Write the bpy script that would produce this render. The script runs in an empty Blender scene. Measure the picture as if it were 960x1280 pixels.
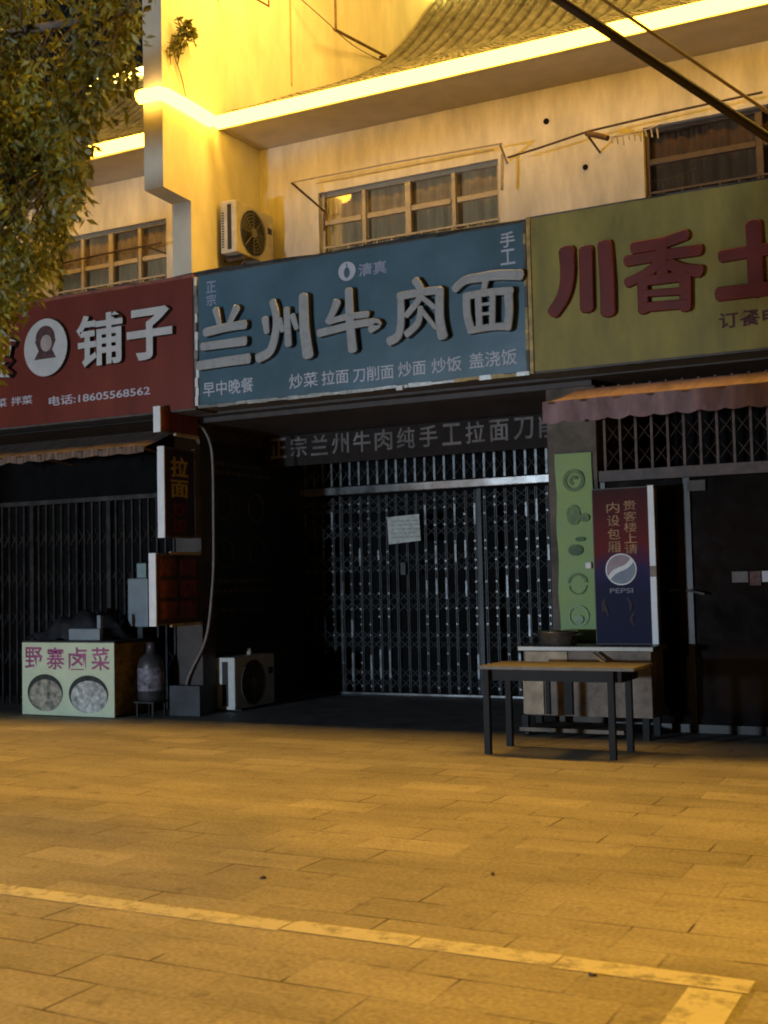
import bpy, bmesh, math, random
from mathutils import Vector, Matrix
random.seed(7)
LED = 15.0         # radiance of the light tubes
FLOOD = 1350.0     # each flood lamp on the upper storey
SODIUM = 1350.0    # each street lamp
COLD = 3600.0      # the white lamp across the square
DENOISE = True
S = bpy.context.scene
COL = S.collection

# ------------------------------------------------------------ camera
cam_d = bpy.data.cameras.new('camera')
cam_d.sensor_fit = 'VERTICAL'; cam_d.sensor_height = 36.0; cam_d.lens = 36 * 1500 / 1280
cam_d.clip_start = 0.05; cam_d.clip_end = 500
cam = bpy.data.objects.new('camera', cam_d); COL.objects.link(cam)
cam.matrix_world = Matrix.Translation((0, 0, 1.5)) @ Matrix((
    (0.889210743682106, 0.045522734318196555, 0.4552273431819655),
    (0.45695111960008383, -0.039744091854263114, -0.8886034444334041),
    (-0.022359061173179994, 0.9981723738026789, -0.05614253788865631))).to_4x4()
S.camera = cam
cam_d.dof.use_dof = True; cam_d.dof.focus_distance = 12.5; cam_d.dof.aperture_fstop = 3.6

# ------------------------------------------------------------ night sky
W = bpy.data.worlds.new('World'); S.world = W; W.use_nodes = True
nt = W.node_tree
bg = nt.nodes['Background']
sky = nt.nodes.new('ShaderNodeTexSky'); sky.sky_type = 'NISHITA'; sky.sun_disc = False
sky.sun_elevation = math.radians(3); sky.sun_rotation = math.radians(200)
nt.links.new(sky.outputs[0], bg.inputs[0]); bg.inputs[1].default_value = 0.006

def lamp(name, kind, loc, energy, color, **k):
    d = bpy.data.lights.new(name, kind); d.energy = energy; d.color = color
    rot = k.pop('aim', None)
    for a, v in k.items(): setattr(d, a, v)
    o = bpy.data.objects.new(name, d); COL.objects.link(o); o.location = loc
    if rot is not None:
        o.rotation_euler = (Vector(rot) - Vector(loc)).to_track_quat('-Z', 'Y').to_euler()
    return o

# warm flood lamps on the upper storey, just above the eaves and the frame: they light the square from
# over the signs, so signs and awnings shade the shop fronts
for x in (-13.5, -6.4, -1.8, 3.0):
    lamp('flood_light', 'POINT', (x, 11.25, 10.6), FLOOD, (1.0, 0.54, 0.09), shadow_soft_size=0.9)
# sodium street lamps along the square, cut off towards the houses
for x in (-9.0, -3.0, 3.0):
    lamp('street_lamp_light', 'SPOT', (x, 2.6, 9.0), SODIUM, (1.0, 0.50, 0.018), aim=(x, 2.9, 0),
         spot_size=math.radians(74), spot_blend=0.6, shadow_soft_size=0.25)
# one cold white lamp across the square, far left behind the photographer
lamp('white_lamp_light', 'SPOT', (-9.3, -4.0, 1.3), COLD, (0.66, 0.83, 1.0), aim=(-6, 11, 2.4),
     spot_size=math.radians(85), spot_blend=0.5, shadow_soft_size=0.25)

vs = S.view_settings
S.display_settings.display_device = 'sRGB'
vs.view_transform = 'Standard'; vs.look = 'None'; vs.gamma = 1.0; vs.exposure = 0.0; vs.use_curve_mapping = False
S.cycles.max_bounces = 6; S.cycles.diffuse_bounces = 3; S.cycles.glossy_bounces = 3
S.cycles.transparent_max_bounces = 8
S.cycles.sample_clamp_indirect = 4.0
S.cycles.filter_width = 1.9
S.cycles.use_denoising = DENOISE

# ------------------------------------------------------------ materials
def mat(name, c, rough=0.6, metal=0.0, var=0.12, scale=6.0, bump=0.0, bscale=40.0, spec=0.5, c2=None, stretch=None):
    """procedural surface: base colour broken up by two noises, roughness varied, optional bump"""
    m = bpy.data.materials.new(name); m.use_nodes = True
    t = m.node_tree; n = t.nodes; L = t.links; b = n['Principled BSDF']
    tc = n.new('ShaderNodeTexCoord'); co = tc.outputs['Object']
    if stretch:
        mp = n.new('ShaderNodeMapping'); mp.inputs['Scale'].default_value = stretch
        L.new(co, mp.inputs[0]); co = mp.outputs[0]
    no = n.new('ShaderNodeTexNoise'); no.inputs['Scale'].default_value = scale
    no.inputs['Detail'].default_value = 6; no.inputs['Roughness'].default_value = 0.65
    L.new(co, no.inputs['Vector'])
    rp = n.new('ShaderNodeValToRGB'); e = rp.color_ramp.elements
    e[0].position = 0.32; e[1].position = 0.70
    lo = c2 if c2 else [v * (1 - var * 1.6) for v in c]
    hi = [min(1, v * (1 + var * 0.7)) for v in c]
    e[0].color = (*lo[:3], 1); e[1].color = (*hi[:3], 1)
    L.new(no.outputs['Fac'], rp.inputs[0]); L.new(rp.outputs[0], b.inputs['Base Color'])
    mr = n.new('ShaderNodeMapRange'); mr.inputs[3].default_value = max(0, rough - 0.1); mr.inputs[4].default_value = min(1, rough + 0.1)
    L.new(no.outputs['Fac'], mr.inputs[0]); L.new(mr.outputs[0], b.inputs['Roughness'])
    b.inputs['Metallic'].default_value = metal
    b.inputs['Specular IOR Level'].default_value = spec
    if bump:
        n2 = n.new('ShaderNodeTexNoise'); n2.inputs['Scale'].default_value = bscale; n2.inputs['Detail'].default_value = 4
        L.new(co, n2.inputs['Vector'])
        bp = n.new('ShaderNodeBump'); bp.inputs['Strength'].default_value = bump; bp.inputs['Distance'].default_value = 0.01 if bscale > 5 else 0.12
        L.new(n2.outputs['Fac'], bp.inputs['Height']); L.new(bp.outputs[0], b.inputs['Normal'])
    return m

def emit(name, c, s):
    m = bpy.data.materials.new(name); m.use_nodes = True
    t = m.node_tree; t.nodes.clear()
    e = t.nodes.new('ShaderNodeEmission'); e.inputs[0].default_value = (*c, 1); e.inputs[1].default_value = s
    o = t.nodes.new('ShaderNodeOutputMaterial'); t.links.new(e.outputs[0], o.inputs[0])
    return m

def glass(name, tint, refl=0.25, rough=0.03):
    m = bpy.data.materials.new(name); m.use_nodes = True
    t = m.node_tree; t.nodes.clear(); n = t.nodes; L = t.links
    tr = n.new('ShaderNodeBsdfTransparent'); tr.inputs[0].default_value = (*tint, 1)
    gl = n.new('ShaderNodeBsdfGlossy'); gl.inputs['Roughness'].default_value = rough
    fr = n.new('ShaderNodeFresnel'); fr.inputs[0].default_value = 1.5
    tc = n.new('ShaderNodeTexCoord'); no = n.new('ShaderNodeTexNoise'); no.inputs['Scale'].default_value = 1.5
    L.new(tc.outputs['Object'], no.inputs['Vector'])
    bp = n.new('ShaderNodeBump'); bp.inputs['Strength'].default_value = 0.08; L.new(no.outputs['Fac'], bp.inputs['Height'])
    L.new(bp.outputs[0], gl.inputs['Normal'])
    ad = n.new('ShaderNodeMath'); ad.operation = 'ADD'; ad.inputs[1].default_value = refl; ad.use_clamp = True
    L.new(fr.outputs[0], ad.inputs[0])
    mx = n.new('ShaderNodeMixShader'); L.new(ad.outputs[0], mx.inputs[0]); L.new(tr.outputs[0], mx.inputs[1]); L.new(gl.outputs[0], mx.inputs[2])
    o = n.new('ShaderNodeOutputMaterial'); L.new(mx.outputs[0], o.inputs[0])
    return m

M = {}
M['plaster'] = mat('warm plaster', (0.62, 0.57, 0.48), 0.85, var=0.16, scale=2.4, bump=0.25, bscale=60, stretch=(2.2, 2.2, 0.55))
M['plaster_flank'] = mat('flank plaster', (0.68, 0.64, 0.52), 0.85, var=0.11, scale=1.6, bump=0.3, bscale=50, stretch=(1.5, 1.5, 0.6))
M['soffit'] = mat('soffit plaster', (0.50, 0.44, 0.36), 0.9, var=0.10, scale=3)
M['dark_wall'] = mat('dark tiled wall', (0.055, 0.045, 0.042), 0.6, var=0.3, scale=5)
M['black'] = mat('dark interior', (0.008, 0.008, 0.009), 0.95, var=0.2, spec=.1)
M['tile'] = mat('grey roof tile', (0.25, 0.24, 0.21), 0.65, var=0.4, scale=3, bump=0.15, bscale=25)
M['tile_end'] = mat('roof tile ends', (0.26, 0.235, 0.20), 0.8, var=0.35, scale=9, bump=0.4)
M['felt'] = mat('roofing felt', (0.05, 0.048, 0.045), 0.95, var=0.4, scale=8, bump=0.8, bscale=14)
M['frame'] = mat('window frame', (0.44, 0.36, 0.25), 0.5, var=0.12, scale=8)
M['frame_dark'] = mat('brown window frame', (0.095, 0.058, 0.035), 0.6, var=0.2, scale=8)
M['pane'] = glass('window glass', (0.82, 0.82, 0.78), 0.10)
M['curtain'] = mat('curtain cloth', (0.80, 0.60, 0.36), 0.9, var=0.16, scale=4, stretch=(9, 1, 0.7))
M['curtain_dark'] = mat('dark curtain', (0.24, 0.135, 0.07), 0.9, var=0.18, scale=4, stretch=(9, 1, 0.7))
M['red_sign'] = mat('red sign face', (0.175, 0.028, 0.016), 0.5, var=0.16, scale=1.2, c2=(0.125, 0.022, 0.014), stretch=(2, 1, .6))
M['blue_sign'] = mat('blue sign face', (0.075, 0.160, 0.225), 0.34, var=0.1, scale=0.8, c2=(0.045, 0.100, 0.130), spec=0.7, bump=0.13, bscale=1.1)  # sheen put into the colour as broad lighter patches over darker blue
M['yellow_sign'] = mat('mustard sign face', (0.29, 0.245, 0.052), 0.6, var=0.22, scale=1.6, stretch=(2.2, 1, .7))
M['letter'] = mat('pale letter plastic', (0.36, 0.38, 0.39), 0.28, var=0.07, scale=5, spec=0.7)
M['letter_white'] = mat('white letter plastic', (0.55, 0.56, 0.56), 0.4, var=0.08, scale=6)
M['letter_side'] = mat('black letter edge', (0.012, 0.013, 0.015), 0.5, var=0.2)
M['letter_red'] = mat('dark red letters', (0.15, 0.017, 0.011), 0.6, var=0.2, scale=4)
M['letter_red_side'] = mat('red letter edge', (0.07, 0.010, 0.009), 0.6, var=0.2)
M['print_white'] = mat('white vinyl print', (0.50, 0.52, 0.60), 0.6, var=0.08)
M['print_blue'] = mat('pale blue vinyl print', (0.30, 0.33, 0.45), 0.6, var=0.1)
M['print_faint'] = mat('faded grey print', (0.20, 0.18, 0.18), 0.7, var=0.45, scale=3)
M['print_dim'] = mat('dim grey print', (0.10, 0.092, 0.092), 0.7, var=0.4)
M['print_gold'] = mat('gold print', (0.50, 0.36, 0.06), 0.6, var=0.15)
M['print_dkred'] = mat('dark red print', (0.16, 0.02, 0.018), 0.6, var=0.4, scale=8)
M['alu'] = mat('aluminium trim', (0.55, 0.54, 0.50), 0.35, metal=0.8, var=0.3, scale=7)
M['alu_white'] = mat('white light box edge', (0.78, 0.82, 0.86), 0.5, var=0.08)
M['gold_trim'] = mat('worn yellow trim', (0.50, 0.36, 0.12), 0.5, var=0.4, scale=9)
M['sign_side'] = mat('sign side sheet', (0.10, 0.09, 0.08), 0.6, var=0.3)
M['steel'] = mat('gate steel', (0.23, 0.245, 0.255), 0.42, metal=0.75, var=0.45, scale=7)
M['steel_dark'] = mat('dark gate steel', (0.060, 0.063, 0.065), 0.5, metal=0.5, var=0.4, scale=7)
M['rail'] = mat('gate rail', (0.55, 0.57, 0.58), 0.22, metal=0.9, var=0.2, scale=3)
M['ac_white'] = mat('air conditioner casing', (0.62, 0.63, 0.60), 0.5, var=0.12, scale=5)
M['ac_old'] = mat('yellowed casing', (0.58, 0.54, 0.44), 0.55, var=0.2, scale=5)
M['ac_black'] = mat('air conditioner grille', (0.02, 0.02, 0.02), 0.6, var=0.2)
M['ac_grille'] = mat('fan guard wire', (0.20, 0.19, 0.17), 0.5, var=0.2)
M['pipe'] = mat('grey plastic conduit', (0.20, 0.17, 0.155), 0.5, var=0.25, scale=9)
M['rust'] = mat('rusty iron', (0.14, 0.075, 0.035), 0.7, metal=0.3, var=0.45, scale=12)
M['wood_top'] = mat('worn table top', (0.20, 0.18, 0.15), 0.55, var=0.25, scale=5, stretch=(1, 8, 1))
M['table_leg'] = mat('dark table leg', (0.012, 0.012, 0.012), 0.6, var=0.25, spec=.25)
M['cart'] = mat('dull stove steel', (0.21, 0.16, 0.12), 0.6, metal=0.25, var=0.45, scale=4)
M['cart_top'] = mat('worktop steel', (0.19, 0.165, 0.14), 0.4, metal=0.5, var=0.3, scale=5)
M['card'] = mat('tan board', (0.50, 0.40, 0.28), 0.7, var=0.3, scale=5)
M['pot'] = mat('aluminium pot', (0.60, 0.57, 0.50), 0.25, metal=0.9, var=0.25, scale=8)
M['green'] = mat('green banner print', (0.26, 0.36, 0.10), 0.6, var=0.15, scale=2.5, c2=(0.20, 0.34, 0.13))
M['green_dark'] = mat('dark green print', (0.06, 0.13, 0.045), 0.6, var=0.45, scale=18)
M['green_mid'] = mat('mid green print', (0.13, 0.22, 0.075), 0.6, var=0.35, scale=18)
M['green_pale'] = mat('pale green print', (0.30, 0.42, 0.26), 0.6, var=0.2, scale=10)
M['white'] = mat('white plastic', (0.70, 0.72, 0.72), 0.5, var=0.08)
M['bin'] = mat('blue grey plastic', (0.22, 0.27, 0.31), 0.5, var=0.12)
M['tarp'] = mat('black tarpaulin', (0.035, 0.036, 0.042), 0.38, var=0.4, scale=5, bump=0.6, bscale=10)
M['awn_red'] = mat('dull red awning cloth', (0.25, 0.165, 0.18), 0.9, var=0.25, scale=3, bump=0.3, bscale=9, stretch=(3, 1, 1))
M['awn_brown'] = mat('weathered awning cloth', (0.17, 0.12, 0.095), 0.85, var=0.5, scale=4, stretch=(6, 1, 1), bump=0.4)
M['board'] = mat('brown hanging board', (0.022, 0.016, 0.014), 0.7, spec=.2, var=0.3, scale=4)
M['paper'] = mat('notice paper', (0.62, 0.66, 0.62), 0.85, var=0.22, scale=16)
M['plate'] = mat('dark photo plate', (0.030, 0.045, 0.042), 0.6, var=0.5, scale=20)
M['dish1'] = mat('photo of braised meat', (0.34, 0.31, 0.25), 0.7, var=0.9, scale=13, c2=(0.04, 0.05, 0.04))
M['dish2'] = mat('photo of sliced meat', (0.52, 0.53, 0.50), 0.7, var=0.8, scale=13, c2=(0.12, 0.14, 0.13))
M['box_cream'] = mat('cream print sheet', (0.62, 0.70, 0.50), 0.6, var=0.08, scale=4)
M['box_side'] = mat('amber print side', (0.30, 0.19, 0.03), 0.6, var=0.7, scale=11, c2=(0.09, 0.05, 0.012))
M['purple'] = mat('magenta brush lettering', (0.40, 0.10, 0.24), 0.6, var=0.35, scale=16)
M['cable'] = mat('black cable sheath', (0.035, 0.024, 0.018), 0.6, var=0.2)
M['cable_thin'] = mat('brown cable sheath', (0.40, 0.29, 0.12), 0.5, var=0.2)
M['bark'] = mat('tree bark', (0.10, 0.075, 0.05), 0.9, var=0.5, scale=12, bump=0.8)
M['hair'] = mat('brown print', (0.10, 0.045, 0.05), 0.7, var=0.4, scale=20)
M['skin_print'] = mat('pale print', (0.40, 0.35, 0.33), 0.7, var=0.2)
M['paint'] = None
M['led'] = emit('warm light tube', (1.0, 0.52, 0.045), LED)
M['led_ridge'] = emit('warm ridge light tube', (1.0, 0.72, 0.13), LED * 2.2)

# leaves: two-sided with a little light passing through
def leaf_mat(name, a, b_):
    m = mat(name, a, 0.5, var=0.3, scale=3, c2=b_)
    t = m.node_tree; n = t.nodes; L = t.links
    b = n['Principled BSDF']; o = n['Material Output']
    tl = n.new('ShaderNodeBsdfTranslucent'); tl.inputs[0].default_value = (a[0] * 1.6, a[1] * 1.5, a[2], 1)
    mx = n.new('ShaderNodeMixShader'); mx.inputs[0].default_value = 0.35
    L.new(b.outputs[0], mx.inputs[1]); L.new(tl.outputs[0], mx.inputs[2]); L.new(mx.outputs[0], o.inputs[0])
    return m
M['leaf'] = leaf_mat('olive leaf', (0.115, 0.130, 0.032), (0.055, 0.060, 0.017))
M['leaf_lamplit'] = leaf_mat('yellowish lamplit leaf', (0.20, 0.22, 0.045), (0.11, 0.12, 0.028))  # lighter, yellower copy: lamplight on the leaves put into the colour

# the square: stone slabs laid in rows parallel to the shops
def paving():
    m = bpy.data.materials.new('stone paving'); m.use_nodes = True
    t = m.node_tree; n = t.nodes; L = t.links; b = n['Principled BSDF']
    tc = n.new('ShaderNodeTexCoord')
    # slightly wandering joints
    nz = n.new('ShaderNodeTexNoise'); nz.inputs['Scale'].default_value = 0.9; nz.inputs['Detail'].default_value = 2
    L.new(tc.outputs['Object'], nz.inputs['Vector'])
    vm = n.new('ShaderNodeVectorMath'); vm.operation = 'SUBTRACT'; vm.inputs[1].default_value = (0.5, 0.5, 0.5)
    L.new(nz.outputs['Color'], vm.inputs[0])
    vs_ = n.new('ShaderNodeVectorMath'); vs_.operation = 'SCALE'; vs_.inputs['Scale'].default_value = 0.05
    L.new(vm.outputs[0], vs_.inputs[0])
    ad = n.new('ShaderNodeVectorMath'); ad.operation = 'ADD'
    L.new(tc.outputs['Object'], ad.inputs[0]); L.new(vs_.outputs[0], ad.inputs[1])
    br = n.new('ShaderNodeTexBrick'); br.offset = 0.37; br.offset_frequency = 2
    br.inputs['Scale'].default_value = 1.0; br.inputs['Brick Width'].default_value = 0.62; br.inputs['Row Height'].default_value = 0.30
    br.inputs['Mortar Size'].default_value = 0.007; br.inputs['Mortar Smooth'].default_value = 0.5; br.inputs['Bias'].default_value = 0.0
    br.inputs['Color1'].default_value = (0.355, 0.312, 0.235, 1); br.inputs['Color2'].default_value = (0.42, 0.368, 0.275, 1)
    br.inputs['Mortar'].default_value = (0.34, 0.30, 0.225, 1)
    L.new(ad.outputs[0], br.inputs['Vector'])
    # open, dirt filled joints only here and there
    n1 = n.new('ShaderNodeTexNoise'); n1.inputs['Scale'].default_value = 1.7; n1.inputs['Detail'].default_value = 3
    L.new(tc.outputs['Object'], n1.inputs['Vector'])
    r1 = n.new('ShaderNodeMapRange'); r1.inputs[1].default_value = 0.50; r1.inputs[2].default_value = 0.62; r1.inputs[3].default_value = 0.05
    L.new(n1.outputs['Fac'], r1.inputs[0])
    jm = n.new('ShaderNodeMath'); jm.operation = 'MULTIPLY'; L.new(br.outputs['Fac'], jm.inputs[0]); L.new(r1.outputs[0], jm.inputs[1])
    # wear and stains
    n2 = n.new('ShaderNodeTexNoise'); n2.inputs['Scale'].default_value = 0.8; n2.inputs['Detail'].default_value = 8; n2.inputs['Roughness'].default_value = 0.7
    mp = n.new('ShaderNodeMapping'); mp.inputs['Scale'].default_value = (0.55, 1.6, 1)
    L.new(tc.outputs['Object'], mp.inputs[0]); L.new(mp.outputs[0], n2.inputs['Vector'])
    r2 = n.new('ShaderNodeMapRange'); r2.inputs[1].default_value = 0.3; r2.inputs[2].default_value = 0.72; r2.inputs[3].default_value = 0.60; r2.inputs[4].default_value = 1.20
    L.new(n2.outputs['Fac'], r2.inputs[0])
    n3 = n.new('ShaderNodeTexNoise'); n3.inputs['Scale'].default_value = 45; n3.inputs['Detail'].default_value = 4
    L.new(tc.outputs['Object'], n3.inputs['Vector'])
    r3 = n.new('ShaderNodeMapRange'); r3.inputs[1].default_value = 0.3; r3.inputs[2].default_value = 0.7; r3.inputs[3].default_value = 0.74; r3.inputs[4].default_value = 1.18
    L.new(n3.outputs['Fac'], r3.inputs[0])
    n5 = n.new('ShaderNodeTexNoise'); n5.inputs['Scale'].default_value = 6.5; n5.inputs['Detail'].default_value = 5; n5.inputs['Roughness'].default_value = 0.6
    L.new(tc.outputs['Object'], n5.inputs['Vector'])
    r5 = n.new('ShaderNodeMapRange'); r5.inputs[1].default_value = 0.58; r5.inputs[2].default_value = 0.72; r5.inputs[3].default_value = 1.0; r5.inputs[4].default_value = 0.66
    L.new(n5.outputs['Fac'], r5.inputs[0])
    m5 = n.new('ShaderNodeMath'); m5.operation = 'MULTIPLY'; L.new(r3.outputs[0], m5.inputs[0]); L.new(r5.outputs[0], m5.inputs[1]); r3 = m5
    mu = n.new('ShaderNodeMath'); mu.operation = 'MULTIPLY'; L.new(r2.outputs[0], mu.inputs[0]); L.new(r3.outputs[0], mu.inputs[1])
    b2 = n.new('ShaderNodeTexBrick'); b2.offset = 0.37; b2.offset_frequency = 2
    for k_ in ('Scale', 'Brick Width', 'Row Height'): b2.inputs[k_].default_value = br.inputs[k_].default_value
    b2.inputs['Mortar Size'].default_value = 0.0
    b2.inputs['Color1'].default_value = (0, 0, 0, 1); b2.inputs['Color2'].default_value = (1, 1, 1, 1)
    L.new(ad.outputs[0], b2.inputs['Vector'])
    r4 = n.new('ShaderNodeMapRange'); r4.inputs[1].default_value = 0.78; r4.inputs[2].default_value = 1.0; r4.inputs[3].default_value = 1.0; r4.inputs[4].default_value = 1.16
    L.new(b2.outputs['Color'], r4.inputs[0])
    mu2 = n.new('ShaderNodeMath'); mu2.operation = 'MULTIPLY'; L.new(mu.outputs[0], mu2.inputs[0]); L.new(r4.outputs[0], mu2.inputs[1]); mu = mu2
    mm = n.new('ShaderNodeVectorMath'); mm.operation = 'SCALE'; L.new(br.outputs['Color'], mm.inputs[0]); L.new(mu.outputs[0], mm.inputs['Scale'])
    mx = n.new('ShaderNodeMix'); mx.data_type = 'RGBA'
    L.new(jm.outputs[0], mx.inputs[0]); L.new(mm.outputs[0], mx.inputs[6]); mx.inputs[7].default_value = (0.07, 0.05, 0.035, 1)
    L.new(mx.outputs[2], b.inputs['Base Color'])
    b.inputs['Roughness'].default_value = 0.72; b.inputs['Specular IOR Level'].default_value = 0.35
    bp = n.new('ShaderNodeBump'); bp.inputs['Strength'].default_value = 0.5; bp.inputs['Distance'].default_value = 0.012
    hs = n.new('ShaderNodeMath'); hs.operation = 'MULTIPLY_ADD'; hs.inputs[1].default_value = -1.0
    L.new(jm.outputs[0], hs.inputs[0]); L.new(n2.outputs['Fac'], hs.inputs[2]); L.new(hs.outputs[0], bp.inputs['Height'])
    L.new(bp.outputs[0], b.inputs['Normal'])
    return m
M['paving'] = paving()

def worn_paint():
    m = bpy.data.materials.new('worn yellow road paint'); m.use_nodes = True
    t = m.node_tree; n = t.nodes; L = t.links; b = n['Principled BSDF']; o = n['Material Output']
    tc = n.new('ShaderNodeTexCoord')
    no = n.new('ShaderNodeTexNoise'); no.inputs['Scale'].default_value = 7; no.inputs['Detail'].default_value = 8; no.inputs['Roughness'].default_value = 0.7
    L.new(tc.outputs['Object'], no.inputs['Vector'])
    r = n.new('ShaderNodeMapRange'); r.inputs[1].default_value = 0.36; r.inputs[2].default_value = 0.52; r.inputs[3].default_value = 0.28; r.inputs[4].default_value = 0.85
    L.new(no.outputs['Fac'], r.inputs[0])
    b.inputs['Base Color'].default_value = (0.74, 0.68, 0.50, 1); b.inputs['Roughness'].default_value = 0.6
    tr = n.new('ShaderNodeBsdfTransparent'); mx = n.new('ShaderNodeMixShader')
    L.new(r.outputs[0], mx.inputs[0]); L.new(tr.outputs[0], mx.inputs[1]); L.new(b.outputs[0], mx.inputs[2]); L.new(mx.outputs[0], o.inputs[0])
    return m
M['paint'] = worn_paint()
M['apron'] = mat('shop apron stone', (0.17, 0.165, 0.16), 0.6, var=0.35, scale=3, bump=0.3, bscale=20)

# ------------------------------------------------------------ mesh helpers
class MB:
    def __init__(s): s.v = []; s.f = []; s.m = []
    def add(s, vs, fs, mi=0):
        k = len(s.v); s.v += [tuple(v) for v in vs]
        for f in fs: s.f.append([i + k for i in f]); s.m.append(mi)
        return s
    def box(s, x0, x1, y0, y1, z0, z1, mi=0, rz=0.0, c=None, bev=0.0):
        if bev > 0:
            bm = bmesh.new(); bmesh.ops.create_cube(bm, size=1)
            for v in bm.verts:
                v.co = Vector(((x0 + x1) / 2 + v.co.x * (x1 - x0), (y0 + y1) / 2 + v.co.y * (y1 - y0), (z0 + z1) / 2 + v.co.z * (z1 - z0)))
            bmesh.ops.bevel(bm, geom=list(bm.edges), offset=bev, segments=2, affect='EDGES', profile=0.5)
            bm.verts.ensure_lookup_table(); bm.verts.index_update()
            P = [v.co.copy() for v in bm.verts]; F = [[v.index for v in f.verts] for f in bm.faces]; bm.free()
        else:
            P = [Vector(p) for p in ((x0, y0, z0), (x1, y0, z0), (x1, y1, z0), (x0, y1, z0), (x0, y0, z1), (x1, y0, z1), (x1, y1, z1), (x0, y1, z1))]
            F = [(0, 3, 2, 1), (4, 5, 6, 7), (0, 1, 5, 4), (1, 2, 6, 5), (2, 3, 7, 6), (3, 0, 4, 7)]
        if rz:
            cx, cy = c if c else ((x0 + x1) / 2, (y0 + y1) / 2)
            P = [Vector((cx + (p.x - cx) * math.cos(rz) - (p.y - cy) * math.sin(rz), cy + (p.x - cx) * math.sin(rz) + (p.y - cy) * math.cos(rz), p.z)) for p in P]
        return s.add(P, F, mi)
    def tube(s, pts, r, n=8, mi=0, cap=True):
        pts = [Vector(p) for p in pts]; k = len(s.v); rs = r if isinstance(r, (list, tuple)) else [r] * len(pts)
        up = None
        for i, p in enumerate(pts):
            d = (pts[min(i + 1, len(pts) - 1)] - pts[max(i - 1, 0)]).normalized()
            if up is None: up = Vector((0, 0, 1)) if abs(d.z) < 0.9 else Vector((1, 0, 0))
            a = d.cross(up).normalized(); b = a.cross(d).normalized(); up = b
            for j in range(n):
                t = 2 * math.pi * j / n
                s.v.append(tuple(p + a * math.cos(t) * rs[i] + b * math.sin(t) * rs[i]))
        for i in range(len(pts) - 1):
            for j in range(n):
                s.f.append([k + i * n + j, k + i * n + (j + 1) % n, k + (i + 1) * n + (j + 1) % n, k + (i + 1) * n + j]); s.m.append(mi)
        if cap:
            s.f.append([k + j for j in range(n)][::-1]); s.m.append(mi)
            e = k + (len(pts) - 1) * n
            s.f.append([e + j for j in range(n)]); s.m.append(mi)
        return s
    def prism(s, poly, a0, a1, axis='x', mi=0):
        """poly extruded along an axis; poly is (y,z) for x, (x,z) for y, (x,y) for z"""
        n = len(poly)
        def mk(p, a): return (a, p[0], p[1]) if axis == 'x' else (p[0], a, p[1]) if axis == 'y' else (p[0], p[1], a)
        V = [mk(p, a0) for p in poly] + [mk(p, a1) for p in poly]
        F = [list(range(n)), list(range(2 * n - 1, n - 1, -1))] + [[i, n + i, n + (i + 1) % n, (i + 1) % n] for i in range(n)]
        return s.add(V, F, mi)
    def lathe(s, prof, c, n=24, mi=0):
        k = len(s.v)
        for r, z in prof:
            for j in range(n):
                t = 2 * math.pi * j / n; s.v.append((c[0] + r * math.cos(t), c[1] + r * math.sin(t), c[2] + z))
        for i in range(len(prof) - 1):
            for j in range(n):
                s.f.append([k + i * n + j, k + i * n + (j + 1) % n, k + (i + 1) * n + (j + 1) % n, k + (i + 1) * n + j]); s.m.append(mi)
        return s
    def build(s, name, m, parent=None, smooth=False, fix=True):
        me = bpy.data.meshes.new(name)
        org = Vector((0, 0, 0)); q = parent
        while q: org = org + q.location; q = q.parent
        me.from_pydata([tuple(Vector(v) - org) for v in s.v], [], s.f)
        for q in (m if isinstance(m, (list, tuple)) else [m]): me.materials.append(q)
        me.polygons.foreach_set('material_index', s.m)
        if fix:
            bm = bmesh.new(); bm.from_mesh(me); bmesh.ops.recalc_face_normals(bm, faces=bm.faces); bm.to_mesh(me); bm.free()
        if smooth:
            me.polygons.foreach_set('use_smooth', [True] * len(me.polygons))
        me.update()
        o = bpy.data.objects.new(name, me); COL.objects.link(o)
        if parent: o.parent = parent
        return o

def origins(o, p):
    """move a parentless mesh's origin to p (world) without moving the mesh"""
    p = Vector(p)
    for v in o.data.vertices: v.co -= p
    o.location = p
    for c in o.children: c.location = Vector(c.location)
def tag(o, label, cat, group=None):
    o['label'] = label; o['category'] = cat
    if group: o['group'] = group
    return o
def struct(o): o['kind'] = 'structure'; return o
def thing(name, label, cat, loc, group=None):
    o = bpy.data.objects.new(name, None); COL.objects.link(o)
    o.location = loc; o.empty_display_size = 0.1
    o.matrix_world = Matrix.Translation(loc)
    return tag(o, label, cat, group)

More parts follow.
